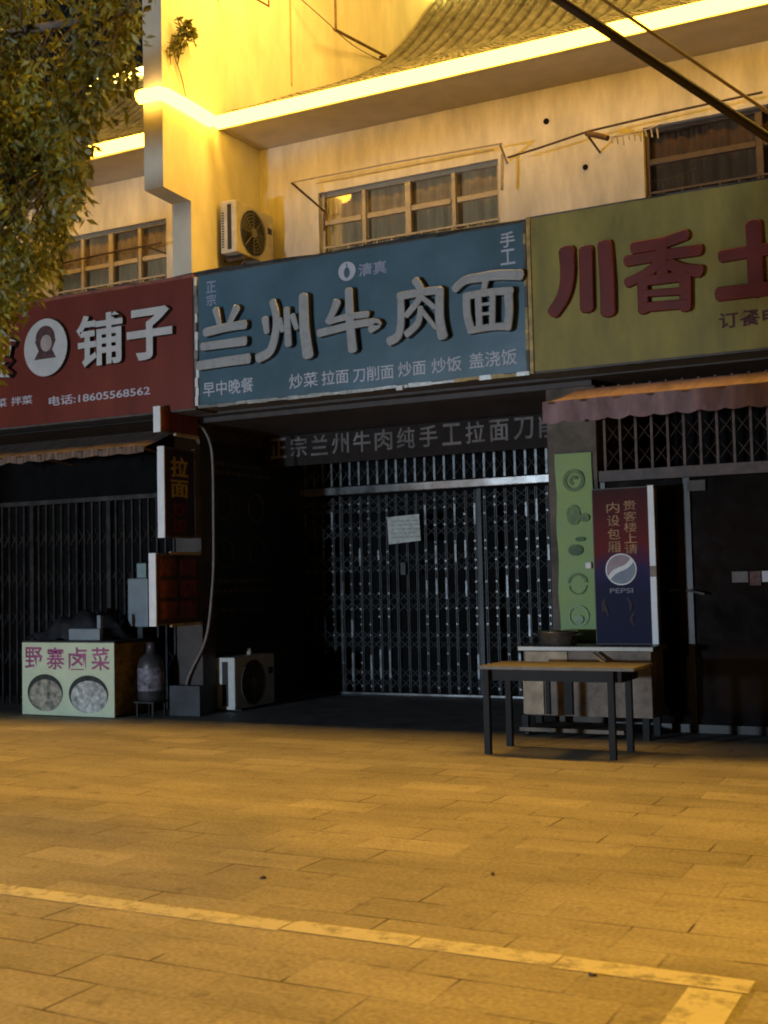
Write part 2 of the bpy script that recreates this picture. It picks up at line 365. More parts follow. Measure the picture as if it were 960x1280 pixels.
TEXT_I = [0]
def text_shape(body, depth=0.002, bold=0.0, res=3):
    cu = bpy.data.curves.new('t', 'FONT'); cu.body = body; cu.extrude = depth / 2; cu.offset = bold; cu.resolution_u = res
    o = bpy.data.objects.new('t', cu); COL.objects.link(o)
    dg = bpy.context.evaluated_depsgraph_get()
    me = bpy.data.meshes.new_from_object(o.evaluated_get(dg))
    V = [v.co.copy() for v in me.vertices]; F = [list(p.vertices) for p in me.polygons]
    bpy.data.objects.remove(o); bpy.data.curves.remove(cu); bpy.data.meshes.remove(me)
    return V, F
def text(name, body, x0, x1, z0, z1, y, m, parent, depth=0.004, bold=0.012, face='-y', slope=0.0, side=None):
    """lettering fitted to a rectangle; face '-y' stands on a wall facing the street, '+x' on a plane facing right"""
    V, F = text_shape(body, 1.0, bold)
    ax = min(v.x for v in V); bx = max(v.x for v in V); ay = min(v.y for v in V); by = max(v.y for v in V)
    mb = MB(); P = []
    for v in V:
        u = (v.x - ax) / (bx - ax); w = (v.y - ay) / (by - ay); d = (v.z + 0.5) * depth
        if face == '-y': P.append((x0 + u * (x1 - x0), y - d, z0 + w * (z1 - z0) + u * slope))
        else: P.append((y + d, x0 + u * (x1 - x0), z0 + w * (z1 - z0) + u * slope))
    mb.add(P, F)
    if side is not None:
        zs = [v.z for v in V]
        mb.m = [0 if all(abs(V[i].z - max(zs)) < 1e-4 for i in f) else 1 for f in F]
        return mb.build(name, [m, side], parent, fix=False)
    return mb.build(name, m, parent, fix=False)

def stroke_prism(mb, pts, w0, w1, yb, depth, bevel, mi_face=0, mi_side=1):
    """one brush stroke: a rounded ribbon raised from the plane y=yb towards the street"""
    P = [Vector((a, b)) for a, b in pts]
    if len(P) > 2:                                  # smooth the centre line
        Q = []
        for i in range(len(P) - 1):
            p0 = P[max(i - 1, 0)]; p1 = P[i]; p2 = P[i + 1]; p3 = P[min(i + 2, len(P) - 1)]
            for k in range(5):
                t = k / 5
                Q.append(0.5 * ((2 * p1) + (p2 - p0) * t + (2 * p0 - 5 * p1 + 4 * p2 - p3) * t * t + (3 * p1 - p0 - 3 * p2 + p3) * t ** 3))
        Q.append(P[-1]); P = Q
    N = len(P)
    def outline(inset):
        Lh, Rh = [], []
        for i, p in enumerate(P):
            d = (P[min(i + 1, N - 1)] - P[max(i - 1, 0)]).normalized(); nn = Vector((-d.y, d.x))
            h = max(0.006, (w0 + (w1 - w0) * i / (N - 1)) / 2 - inset)
            Lh.append(p + nn * h); Rh.append(p - nn * h)
        def cap(c, d, h):
            nn = Vector((-d.y, d.x)); return [c + d * h * 0.55 * math.sin(t) + nn * h * math.cos(t) for t in (math.pi * .25, math.pi * .5, math.pi * .75)]
        d1 = (P[-1] - P[-2]).normalized(); d0 = (P[0] - P[1]).normalized()
        he = max(0.006, w1 / 2 - inset); hb = max(0.006, w0 / 2 - inset)
        return Lh + cap(P[-1], d1, he) + Rh[::-1] + cap(P[0], d0, hb)
    rings = [(outline(0), yb), (outline(0), yb - depth + bevel), (outline(bevel * 0.35), yb - depth + bevel * 0.3), (outline(bevel), yb - depth)]
    n = len(rings[0][0]); k = len(mb.v)
    for pts_, y in rings:
        for p in pts_: mb.v.append((p.x, y, p.y))
    for r in range(3):
        for j in range(n):
            mb.f.append([k + r * n + j, k + r * n + (j + 1) % n, k + (r + 1) * n + (j + 1) % n, k + (r + 1) * n + j]); mb.m.append(mi_side if r == 0 else mi_face)
    # front as a strip of quads between left and right, plus caps (no long n-gons)
    e = k + 3 * n
    for i in range(N - 1):
        l0, l1 = e + i, e + i + 1; r0, r1 = e + N + 3 + (N - 1 - i), e + N + 3 + (N - 2 - i)
        mb.f.append([l0, l1, r1, r0]); mb.m.append(mi_face)
    mb.f.append([e + N - 1, e + N, e + N + 1, e + N + 2, e + N + 3]); mb.m.append(mi_face)
    mb.f.append([e + 2 * N + 2, e + 2 * N + 3, e + 2 * N + 4, e + 2 * N + 5, e]); mb.m.append(mi_face)

STROKES = {
'lan': [([(-7.496,4.485),(-7.446,4.297)],0.075,0.05),([(-7.219,4.471),(-7.325,4.303)],0.083,0.054),([(-7.642,4.244),(-7.362,4.271),(-7.112,4.272)],0.084,0.084),([(-7.681,4.092),(-7.389,4.094),(-7.115,4.094)],0.076,0.088),([(-7.734,3.887),(-7.393,3.897),(-7.072,3.9)],0.088,0.097)] ,
'zhou': [([(-6.86,4.307),(-6.84,4.156)],0.081,0.061),([(-6.764,4.48),(-6.721,4.32),(-6.73,4.144),(-6.803,3.954),(-6.962,3.888)],0.073,0.09),([(-6.681,4.276),(-6.642,4.149)],0.061,0.053),([(-6.587,4.379),(-6.573,3.992)],0.069,0.077),([(-6.516,4.3),(-6.468,4.153)],0.064,0.052),([(-6.377,4.49),(-6.371,4.142),(-6.333,3.85)],0.096,0.116)] ,
'niu': [([(-5.977,4.376),(-6.023,4.282),(-6.096,4.175)],0.087,0.055),([(-6.078,4.181),(-5.86,4.205),(-5.62,4.202)],0.059,0.059),([(-6.204,4.072),(-5.819,4.112),(-5.605,4.117),(-5.501,4.09),(-5.599,4.04)],0.071,0.067),([(-5.836,4.481),(-5.827,4.151),(-5.804,3.851)],0.079,0.094)] ,
'rou': [([(-5.244,4.357),(-5.247,4.086),(-5.286,3.941),(-5.39,3.896)],0.069,0.081),([(-5.269,4.339),(-5.039,4.351),(-4.808,4.347)],0.069,0.069),([(-4.813,4.356),(-4.821,4.072),(-4.791,3.876)],0.076,0.098),([(-5.08,4.479),(-5.018,4.374),(-5.052,4.267),(-5.188,4.135)],0.073,0.057),([(-5.02,4.309),(-4.872,4.18)],0.046,0.046),([(-5.023,4.198),(-5.057,4.045),(-5.189,3.945)],0.057,0.068),([(-5.014,4.169),(-4.935,4.067),(-4.858,3.966)],0.049,0.038)] ,
'mian': [([(-4.655,4.33),(-4.539,4.406),(-4.383,4.414),(-4.191,4.413),(-3.956,4.381)],0.075,0.098),([(-4.316,4.4),(-4.349,4.268)],0.071,0.056),([(-4.527,4.264),(-4.525,4.073),(-4.494,3.933)],0.079,0.082),([(-4.534,4.249),(-4.311,4.256),(-4.054,4.241)],0.071,0.071),([(-4.092,4.246),(-4.088,4.055),(-4.109,3.879)],0.085,0.077),([(-4.51,3.904),(-4.282,3.914),(-4.084,3.898)],0.063,0.071),([(-4.402,4.23),(-4.397,3.931)],0.071,0.071),([(-4.25,4.234),(-4.263,3.933)],0.063,0.063),([(-4.406,4.145),(-4.237,4.142)],0.032,0.032),([(-4.409,4.051),(-4.24,4.049)],0.032,0.032)] ,
'chuan': [([(-3.512,4.566),(-3.507,4.331),(-3.553,4.133),(-3.663,3.981)],0.159,0.128),([(-3.323,4.546),(-3.328,3.978)],0.138,0.138),([(-3.142,4.57),(-3.127,4.253),(-3.128,3.916)],0.142,0.148)] ,
'xiang': [([(-2.875,4.492),(-2.616,4.498),(-2.385,4.542)],0.115,0.105),([(-2.941,4.378),(-2.62,4.386),(-2.271,4.384)],0.104,0.104),([(-2.61,4.515),(-2.612,4.195)],0.114,0.114),([(-2.647,4.311),(-2.772,4.23),(-2.943,4.174)],0.104,0.093),([(-2.55,4.297),(-2.432,4.232),(-2.271,4.19)],0.103,0.114),([(-2.794,4.169),(-2.797,3.892)],0.104,0.104),([(-2.405,4.165),(-2.416,3.87)],0.113,0.113),([(-2.799,4.169),(-2.398,4.164)],0.093,0.093),([(-2.803,4.056),(-2.403,4.028)],0.067,0.067),([(-2.808,3.928),(-2.407,3.912)],0.088,0.088)] ,
'tu': [([(-2.086,4.299),(-1.81,4.306),(-1.518,4.301)],0.113,0.113),([(-1.8,4.548),(-1.795,4.285),(-1.795,3.93)],0.144,0.144),([(-2.122,3.963),(-1.812,3.96),(-1.476,3.954)],0.127,0.122)] ,
}
def brush_char(key, yb, depth, bevel, mats, parent, wide=1.0):
    mb = MB()
    for i, (pts, w0, w1) in enumerate(STROKES[key]):
        stroke_prism(mb, pts, w0 * wide, w1 * wide, yb, depth + i * 0.0012, bevel)
    return mb.build('character', mats, parent, smooth=False)

# ------------------------------------------------------------ the ground
g = MB(); g.add([(-70, -50, 0), (70, -50, 0), (70, 60, 0), (-70, 60, 0)], [(0, 1, 2, 3)])
struct(g.build('ground', M['paving']))
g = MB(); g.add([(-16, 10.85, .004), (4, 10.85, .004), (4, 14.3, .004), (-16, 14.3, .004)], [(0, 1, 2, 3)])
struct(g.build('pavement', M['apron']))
g = MB()
x = -14.0
while x < -0.95:                                     # painted bay line, broken where slabs shifted
    x2 = min(x + random.choice((0.62, 1.24, 1.24, 1.86)), -0.86); o = random.uniform(-.012, .012)
    g.add([(x, 4.455 + o, .004), (x2 - .008, 4.455 + o, .004), (x2 - .008, 4.60 + o, .004), (x, 4.60 + o, .004)], [(0, 1, 2, 3)]); x = x2
struct(g.build('parking_line', M['paint']))
g = MB(); g.add([(-1.075, -1.0, .004), (-.885, -1.0, .004), (-.885, 4.43, .004), (-1.075, 4.43, .004)], [(0, 1, 2, 3)])
struct(g.build('parking_line', M['paint']))

# ------------------------------------------------------------ buildings
XF = -8.25                       # face of the fire wall between the two houses
PROFILE = [(11.90, 7.15), (12.7, 7.54), (13.54, 7.97), (14.5, 8.44), (15.38, 8.90), (16.17, 9.38), (17.04, 10.08), (17.67, 10.66), (18.5, 11.5), (18.75, 11.75)]
house = thing('shop_house', 'cream two storey shop house with grey tiled roof behind the blue and mustard signs', 'building', (-4, 11.4, 0))
house_l = thing('shop_house', 'cream shop house left of the projecting fire wall, behind the red sign and the tree', 'building', (-12, 11.4, 0))

def prof_at(d):
    """point on the roof profile at arc length d"""
    for a, b in zip(PROFILE, PROFILE[1:]):
        l = math.hypot(b[0] - a[0], b[1] - a[1])
        if d <= l: t = d / l; return (a[0] + (b[0] - a[0]) * t, a[1] + (b[1] - a[1]) * t)
        d -= l
    return PROFILE[-1]
PLEN = sum(math.hypot(b[0] - a[0], b[1] - a[1]) for a, b in zip(PROFILE, PROFILE[1:]))

def roof(x0, x1, parent):
    mb = MB(); n = len(PROFILE)
    V = [(x, y, z - 0.02) for x in (x0, x1) for y, z in PROFILE] + [(x, y, z - 0.14) for x in (x0, x1) for y, z in PROFILE]
    F = [(i, i + 1, n + i + 1, n + i) for i in range(n - 1)] + [(2 * n + i, 3 * n + i, 3 * n + i + 1, 2 * n + i + 1) for i in range(n - 1)]
    F += [(0, n, 3 * n, 2 * n)]
    mb.add(V, F)
    rf = mb.build('roof', M['tile'], parent)
    ridges = MB(); ends = MB()
    x = x0 + 0.12; i = 0
    while x < x1 - 0.05:
        dx = random.uniform(-.012, .012); d = 0.0
        while d < PLEN - 0.12:                        # every cover tile overlaps the one below it
            a = prof_at(d - 0.02 if d else 0); b = prof_at(min(d + 0.23, PLEN))
            j = random.uniform(-.002, .002)
            k = len(ridges.v)
            for (p, r) in ((a, 0.078 + random.uniform(-.003, .003)), (b, 0.071)):
                for q in range(7):
                    t = math.pi * q / 6
                    ridges.v.append((x + dx + j + r * math.cos(t), p[0] - 0.35 * r * math.sin(t), p[1] - 0.015 + r * math.sin(t)))
            for q in range(6): ridges.f.append([k + q, k + q + 1, k + 7 + q + 1, k + 7 + q]); ridges.m.append(0)
            if d == 0: ridges.f.append([k + q for q in range(7)]); ridges.m.append(0)
            d += 0.21
        # trough tile lip between two covers
        k = len(ends.v); y, z = PROFILE[0]
        for yy in (y - 0.07, y + 0.1):
            for q in range(7):
                t = math.pi * q / 6; ends.v.append((x + dx + 0.1225 + 0.075 * math.cos(t), yy, z + 0.012 - 0.075 * math.sin(t) * (1.0 if yy < y else 0.7)))
        for q in range(6): ends.f.append([k + q, k + q + 1, k + 7 + q + 1, k + 7 + q]); ends.m.append(0)
        ends.f.append([k + q for q in range(7)]); ends.m.append(0)
        x += 0.245; i += 1
    ridges.build('tile_rows', M['tile'], rf, smooth=False, fix=False)
    ends.build('drip_tiles', M['tile_end'], rf, fix=False)
    return rf
roof(XF + 0.01, 3.0, house); roof(-16.0, -8.53, house_l)

def wall_with_openings(x0, x1, z0, z1, y0, y1, ops, m, parent, name='wall'):
    mb = MB(); x = x0
    for (a, b, c, d) in sorted(ops):
        if a > x: mb.box(x, a, y0, y1, z0, z1)
        if c > z0: mb.box(a, b, y0, y1, z0, c)
        if d < z1: mb.box(a, b, y0, y1, d, z1)
        x = b
    if x < x1: mb.box(x, x1, y0, y1, z0, z1)
    return mb.build(name, m, parent)
YW = 12.80
W1 = (-7.38, -4.97, 5.16, 6.34); W2 = (-3.27, -0.85, 5.16, 6.37); WL = (-11.75, -9.74, 5.16, 6.40)
wall_with_openings(XF + .003, 3.0, 3.4, 7.04, YW, YW + 0.24, [W1, W2], M['plaster'], house)
wall_with_openings(-16, -8.523, 3.4, 7.04, YW, YW + 0.24, [WL], M['plaster'], house_l)
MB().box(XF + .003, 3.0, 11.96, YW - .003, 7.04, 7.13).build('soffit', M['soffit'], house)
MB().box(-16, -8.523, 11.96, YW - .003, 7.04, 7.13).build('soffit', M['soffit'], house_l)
# fire wall between the houses: steps forward at the top
MB().prism([(10.80, 6.0), (10.80, 14.0), (20.5, 14.0), (20.5, 3.4), (11.32, 3.4), (11.32, 5.98)], -8.52, XF, 'x').build('fire_wall', M['plaster_flank'], house)
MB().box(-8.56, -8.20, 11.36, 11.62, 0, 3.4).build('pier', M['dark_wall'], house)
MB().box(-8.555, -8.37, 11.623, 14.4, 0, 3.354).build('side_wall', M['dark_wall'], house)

def window(w, parent, fm, cm, y=YW, cols=4, mid=5.97, guard=True, gm=None, jam=None):
    x0, x1, z0, z1 = w
    fr = MB(); t = 0.045; yf0, yf1 = y + 0.07, y + 0.12
    fr.box(x0, x0 + t, yf0, yf1, z0, z1); fr.box(x1 - t, x1, yf0, yf1, z0, z1)
    fr.box(x0 + t, x1 - t, yf0, yf1, z1 - t, z1); fr.box(x0 + t, x1 - t, yf0, yf1, z0, z0 + t)
    cw = (x1 - x0) / cols
    for i in range(1, cols):
        wd = 0.045 if i != cols // 2 else 0.07
        fr.box(x0 + i * cw - wd / 2, x0 + i * cw + wd / 2, yf0 - .004, yf1, z0 + t, z1 - t)
    for i in range(cols):
        fr.box(x0 + i * cw + .04, x0 + (i + 1) * cw - .04, yf0 + .006, yf1 - .003, mid - 0.03, mid + 0.03)
    f = fr.build('window', fm, parent)
    p = MB()
    for i in range(cols):
        a, b = x0 + i * cw + .02, x0 + (i + 1) * cw - .02
        p.add([(a, y + .096 + .004 * (i % 2), z0), (b, y + .096 + .004 * (i % 2), z0), (b, y + .096 + .004 * (i % 2), z1), (a, y + .096 + .004 * (i % 2), z1)], [(0, 1, 2, 3)])
    p.build('pane', M['pane'], f)
    c = MB(); k = 0; n = 60
    for i in range(n + 1):
        x = x0 - .05 + (x1 - x0 + .1) * i / n; yy = y + 0.19 + 0.025 * math.sin(i * 1.7) + 0.015 * math.sin(i * .6)
        c.v += [(x, yy, z0 - .1), (x, yy, z1 + .1)]
    for i in range(n): c.f.append([2 * i, 2 * i + 2, 2 * i + 3, 2 * i + 1]); c.m.append(0)
    c.build('curtain', cm, f, smooth=True)
    if guard:
        gd = MB(); zz = z0 + 0.48
        gd.box(x0 + .06, x1 - .02, y + .02, y + .04, zz - .012, zz + .012)
        q = x0 + 0.2
        while q < x1: gd.box(q - .008, q + .008, y + .022, y + .038, z0, zz - .012); q += 0.2
        gd.build('window_guard', gm or fm, f)
    return f
window(W1, house, M['frame'], M['curtain'])
window(W2, house, M['frame_dark'], M['curtain_dark'], cols=2, mid=6.0)
window(WL, house_l, M['frame'], M['curtain'], cols=4, mid=5.93)
# dark rooms behind the windows
for par, (a, b, c, d) in ((house, W1), (house, W2), (house_l, WL)):
    MB().box(a - .3, b + .3, YW + 1.6, YW + 1.7, c - .3, d + .3).build('room_wall', M['black'], par)
# holes drilled in the upper wall
h = MB()
for (x, z, r) in ((-4.37, 6.66, .035), (-3.93, 6.05, .032)):
    h.tube([(x, YW - .012, z), (x, YW + .02, z)], r, 12)
h.build('pipe_hole', M['black'], house)

# canopy slab over the shop fronts, covered with felt
def canopy(x0, x1, parent):
    mb = MB(); n = 40
    top = []
    for i in range(n + 1):
        x = x0 + (x1 - x0) * i / n
        for (y, z, a) in ((10.80, 4.955, .018), (11.05, 5.02, .02), (11.8, 5.18, .02), (12.79, 5.36, .01)):
            top.append((x, y + random.uniform(-.015, .015), z + random.uniform(-a, a)))
    F = []
    for i in range(n):
        for j in range(3): F.append((i * 4 + j, i * 4 + j + 1, i * 4 + j + 5, i * 4 + j + 4))
        F.append((i * 4, i * 4 + 4, len(top) + i + 1, len(top) + i))
    top += [(x0 + (x1 - x0) * i / n, 10.83, 4.80) for i in range(n + 1)]
    mb.add(top, F)
    mb.build('canopy_felt', M['felt'], parent, fix=False)
    MB().box(x0 + .01, x1 - .01, 11.2, YW - .005, 3.42, 4.9).build('canopy_beam', M['dark_wall'], parent)
canopy(XF + .02, 3.0, house); canopy(-16, -8.53, house_l)

# ---- shop fronts
# noodle shop recess
MB().box(-8.36, -3.97, 14.35, 14.45, 0, 3.42).build('shop_interior', M['black'], house)
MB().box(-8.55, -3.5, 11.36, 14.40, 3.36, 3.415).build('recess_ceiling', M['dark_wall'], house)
MB().box(-3.97, -3.47, 11.36, 14.4, 0, 3.355).build('pier', mat('pale pier plaster', (0.13, 0.11, 0.09), .8, var=.35, scale=4), house)
# folding gate (part) with rail, lattice, lock as sub-parts
gate = MB(); YG = 13.9; x = -8.30; k = 0
xs = []
while x < -3.99: xs.append(x); x += 0.137
for i, x in enumerate(xs):
    j = random.uniform(-.012, .012); yy = YG + random.uniform(-.012, .012)
    gate.box(x + j - .017, x + j - .006, yy - .014, yy + .014, .05, 2.60)
    gate.box(x + j + .006, x + j + .017, yy - .014, yy + .014, .05, 2.60)
gate.box(-5.80, -5.745, YG - .03, YG + .03, .05, 2.61)
gate.box(-7.78, -7.745, YG - .028, YG + .03, .05, 2.61)
gt = gate.build('folding_gate', M['steel_dark'], house)
riv = MB(); lat = MB()
for i, x in enumerate(xs):
    if -6.93 < x < -6.62: continue
    for zz in [.12, .30, .42, .55, .78, .92, 1.02, 1.12, 1.32, 1.45, 1.62, 1.72, 1.86, 1.96, 2.18, 2.30, 2.40, 2.50]:
        if random.random() < .6: riv.box(x - .013, x + .013, YG - .030, YG - .016, zz - .012, zz + .012)
    for (a, b) in ((.15, .62), (.70, 1.08), (1.2, 1.55), (1.66, 1.98), (2.15, 2.48)):
        if random.random() < .30: riv.box(x - .012, x + .012, YG - .026, YG - .0165, a + random.uniform(.02, .1), b - random.uniform(.02, .1))
for (za, zb) in ((.10, .36), (.60, .84), (1.08, 1.34), (1.58, 1.84), (2.04, 2.28), (2.36, 2.58)):
    for i in range(len(xs) - 1):
        a, b = xs[i], xs[i + 1]
        zm = (za + zb) / 2
        lat.tube([(a, YG - .004, za), (b, YG - .004, zm)], .006, 4); lat.tube([(a, YG + .006, zm), (b, YG + .006, za)], .006, 4)
        lat.tube([(a, YG - .004, zm), (b, YG - .004, zb)], .006, 4); lat.tube([(a, YG + .006, zb), (b, YG + .006, zm)], .006, 4)
riv.build('rivets', M['steel'], gt); lat.build('lattice', mat('dusty lattice steel', (.17, .18, .185), .5, metal=.5, var=.4), gt)
MB().box(-6.88, -6.80, YG - .055, YG - .021, 1.55, 1.72, bev=.01).build('lock', M['steel_dark'], gt)
MB().box(-8.36, -3.98, YG - .05, YG + .05, 2.63, 2.74, bev=.012).build('top_rail', M['rail'], gt)
b = MB(); b.box(-8.36, -3.98, YG - .04, YG + .04, .006, .045, bev=.008)
b.build('bottom_rail', M['rail'], gt)
tg = MB(); x = -8.30                                  # fixed grille above the rail
while x < -4:
    tg.box(x - .014, x + .014, YG - .012, YG + .012, 2.75, 3.33); x += 0.137
for i in range(len(xs) - 1):
    tg.tube([(xs[i], YG + .016, 2.80), (xs[i + 1], YG + .016, 3.0)], .006, 4); tg.tube([(xs[i], YG + .028, 3.0), (xs[i + 1], YG + .028, 2.80)], .006, 4)
tg.build('transom_grille', M['steel'], gt)
# Sichuan shop: dark glass front
MB().box(-3.46, 2.9, 12.6, 12.7, 0, 3.42).build('shop_interior', M['black'], house)
dr = MB()
for x in (-3.44, -2.62, -1.72, -0.9, 0.0, .9): dr.box(x - .03, x + .03, 11.40, 11.45, .01, 2.40)
dr.box(-3.46, 2.9, 11.39, 11.46, 0, .08)
d = dr.build('shop_door', mat('black door frame', (.016, .015, .015), .4, var=.2), house)
MB().add([(-3.46, 11.43, .08), (2.9, 11.43, .08), (2.9, 11.43, 2.40), (-3.46, 11.43, 2.40)], [(0, 1, 2, 3)]).build('pane', mat('dark shop glass', (.008, .008, .009), .12, var=.2, spec=.12), d)
hd = MB(); hd.tube([(-2.80, 11.36, 1.33), (-2.68, 11.34, 1.345)], .008, 6); hd.tube([(-2.64, 11.34, 1.335), (-2.47, 11.34, 1.30)], .012, 8)
hd.build('handle', M['rail'], d)
MB().box(-3.46, 2.9, 11.38, 11.47, 2.405, 2.51).build('lintel', mat('worn lintel', (.11, .08, .07), .6, var=.4, scale=6), house)
tg = MB(); x = -3.40
while x < 2.9:
    tg.box(x - .012, x + .012, 11.41, 11.434, 2.512, 3.355); x += 0.155
x = -3.40
while x < 2.7:
    for za in (2.55, 2.78): tg.tube([(x, 11.44, za), (x + .155, 11.44, za + .2)], .005, 4); tg.tube([(x, 11.452, za + .2), (x + .155, 11.452, za)], .005, 4)
    x += .155
tg.build('transom_grille', mat('rusty grille', (.12, .085, .07), .6, metal=.4, var=.4), house)
# snack shop: dark grille front
MB().box(-16, -8.57, 12.6, 12.7, 0, 3.42).build('shop_interior', M['black'], house_l)
gl = MB(); x = -11.9
while x < -8.6:
    gl.box(x - .012, x + .012, 11.60, 11.63, .02, 2.54); x += 0.125
for x in (-11.0, -9.75): gl.box(x - .03, x + .03, 11.58, 11.65, .02, 2.54)
gg = gl.build('folding_gate', mat('dim gate steel', (.045, .046, .048), .5, metal=.5, var=.4), house_l)
l2 = MB()
for za in (.5, 1.0, 1.5, 2.0):
    x = -11.9
    while x < -8.7: l2.tube([(x, 11.625, za), (x + .125, 11.625, za + .22)], .005, 4); l2.tube([(x, 11.637, za + .22), (x + .125, 11.637, za)], .005, 4); x += .125
l2.build('lattice', M['steel_dark'], gg)
MB().box(-12, -8.57, 11.57, 11.66, 2.545, 2.60).build('top_rail', M['steel_dark'], gg)

# ------------------------------------------------------------ light tubes
def tube_light(pts, label, r=.082, m='led'):
    o = MB().tube(pts, r, 8).build('light_tube', M[m]); origins(o, pts[0])
    return tag(o, label, 'light tube', 'light tubes outlining the roofs')
tube_light([(XF + .1, 11.72, 7.03), (3.0, 11.72, 7.02)], 'long glowing light tube under the eaves above the blue sign')
tube_light([(-16, 11.72, 7.05), (-8.62, 11.72, 7.03)], 'glowing light tube under the left eaves, partly behind the tree')
t = MB().tube([(-8.52, 10.73, 7.07), (-8.25, 10.73, 7.06), (-8.19, 10.78, 7.05), (-8.185, 11.2, 7.05), (-8.185, 11.66, 7.04)], .082, 8).build('light_tube', M['led']); origins(t, (-8.3, 10.73, 7.06))
tag(t, 'short light tube bent round the end of the fire wall', 'light tube', 'light tubes outlining the roofs')
tube_light([(XF + .1, 18.48, 11.60), (3.0, 18.48, 11.60)], 'light tube along the ridge at the very top of the photo', m='led_ridge')
tube_light([(-16, 18.48, 11.60), (-8.62, 18.48, 11.60)], 'thin looking light tube along the left ridge, seen through the tree', m='led_ridge')

# ------------------------------------------------------------ shop signs
YS = 10.80
def sign_box(name, label, x0, x1, z0, z1, face, trim, group='shop signs over the doors', depth=.36):
    t = thing(name, label, 'sign', ((x0 + x1) / 2, YS + .2, z0), group)
    MB().box(x0, x1, YS, YS + depth, z0, z1).build('sign_case', M['sign_side'], t)
    MB().box(x0 + .02, x1 - .02, YS - .012, YS - .001, z0 + .02, z1 - .02).build('sign_face', face, t)
    return t
# red
rs = sign_box('shop_sign', 'red shop sign with white raised letters and a round portrait badge', -11.6, -7.84, 3.42, 4.92, M['red_sign'], None)
YF = YS - .012
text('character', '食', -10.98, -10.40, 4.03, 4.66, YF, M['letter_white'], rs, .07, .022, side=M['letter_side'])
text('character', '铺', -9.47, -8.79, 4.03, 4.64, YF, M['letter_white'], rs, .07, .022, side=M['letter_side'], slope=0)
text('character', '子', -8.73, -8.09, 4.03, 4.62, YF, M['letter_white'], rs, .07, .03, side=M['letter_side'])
bd = MB(); 
def disc(mb, cx, cz, rx, rz, y0, y1, n=40, mi=0, mi_side=None):
    k = len(mb.v)
    for y in (y0, y1):
        for j in range(n): t = 2 * math.pi * j / n; mb.v.append((cx + rx * math.cos(t), y, cz + rz * math.sin(t)))
    for j in range(n): mb.f.append([k + j, k + (j + 1) % n, k + n + (j + 1) % n, k + n + j]); mb.m.append(mi if mi_side is None else mi_side)
    mb.f.append([k + n + j for j in range(n)]); mb.m.append(mi)
    return mb
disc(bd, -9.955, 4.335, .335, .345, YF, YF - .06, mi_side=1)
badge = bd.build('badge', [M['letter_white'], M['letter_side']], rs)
b2 = MB(); disc(b2, -9.955, 4.44, .15, .155, YF - .06, YF - .064)
b2.prism([(-10.12, 4.42), (-10.06, 4.30), (-10.13, 4.20), (-9.79, 4.20), (-9.85, 4.30), (-9.79, 4.42)], YF - .0625, YF - .06, 'y'); b2.build('portrait_hair', M['hair'], badge)
b3 = MB(); disc(b3, -9.94, 4.385, .085, .10, YF - .064, YF - .067); b3.build('portrait_face', M['skin_print'], badge)
text('lettering', '卤菜', -10.98, -10.63, 3.695, 3.80, YF, M['print_white'], rs, .003, .008)
text('lettering', '拌菜', -10.56, -10.22, 3.695, 3.80, YF, M['print_white'], rs, .003, .008)
text('lettering', '电话:18605568562', -9.96, -8.46, 3.64, 3.755, YF, M['print_white'], rs, .003, .012)
fr = MB(); fr.box(-11.6, -7.84, YS - .03, YS - .0, 4.90, 4.935); fr.build('frame', mat('red trim', (.30, .10, .07), .5, var=.3), rs)
# blue
bs = sign_box('shop_sign', 'blue shop sign with big raised grey brush letters for beef noodles', -7.80, -3.93, 3.44, 4.92, M['blue_sign'], None)
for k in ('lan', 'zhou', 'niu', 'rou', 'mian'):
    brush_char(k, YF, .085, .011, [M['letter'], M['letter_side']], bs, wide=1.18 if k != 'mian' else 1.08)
for (s, x0, x1, z0, z1) in (('早中晚餐', -7.73, -7.07, 3.55, 3.71), ('炒菜', -6.62, -6.27, 3.535, 3.69), ('拉面', -6.22, -5.90, 3.535, 3.685),
                            ('刀削面', -5.85, -5.38, 3.53, 3.68), ('炒面', -5.33, -5.02, 3.535, 3.685), ('炒饭', -4.955, -4.63, 3.535, 3.685), ('盖浇饭', -4.55, -4.05, 3.54, 3.695)):
    text('lettering', s, x0, x1, z0, z1, YF, M['print_white'], bs, .004, .006)
for (s, x0, z0) in (('正', -7.67, 4.70), ('宗', -7.67, 4.555)): text('lettering', s, x0, x0 + .13, z0, z0 + .125, YF, M['print_blue'], bs, .003, .012)
for (s, x0, z0) in (('手', -4.19, 4.69), ('工', -4.19, 4.52)): text('lettering', s, x0, x0 + .15, z0, z0 + .15, YF, M['print_white'], bs, .003, .012)
text('lettering', '清真', -5.76, -5.43, 4.62, 4.755, YF, M['print_blue'], bs, .003, .02)
e = MB(); disc(e, -5.895, 4.70, .10, .10, YF, YF - .004); em = e.build('emblem', M['print_white'], bs)
e = MB(); disc(e, -5.895, 4.685, .035, .055, YF - .004, YF - .007, n=16); e.prism([(-5.90, 4.74), (-5.89, 4.74), (-5.888, 4.78), (-5.902, 4.78)], YF - .007, YF - .004, 'y'); e.build('emblem_mark', M['blue_sign'], em)
tr = MB()                                            # bent, peeling metal edge strips
n = 30
for i in range(n):
    a = -7.80 + 3.87 * i / n; b = -7.80 + 3.87 * (i + 1) / n
    tr.box(a, b - .001, YS - .02 + random.uniform(-.006, .006), YS - .0, 3.425 + random.uniform(-.006, .006), 3.452 + random.uniform(-.004, .012), mi=0 if a < -4.9 else random.choice((0, 2, 2)))
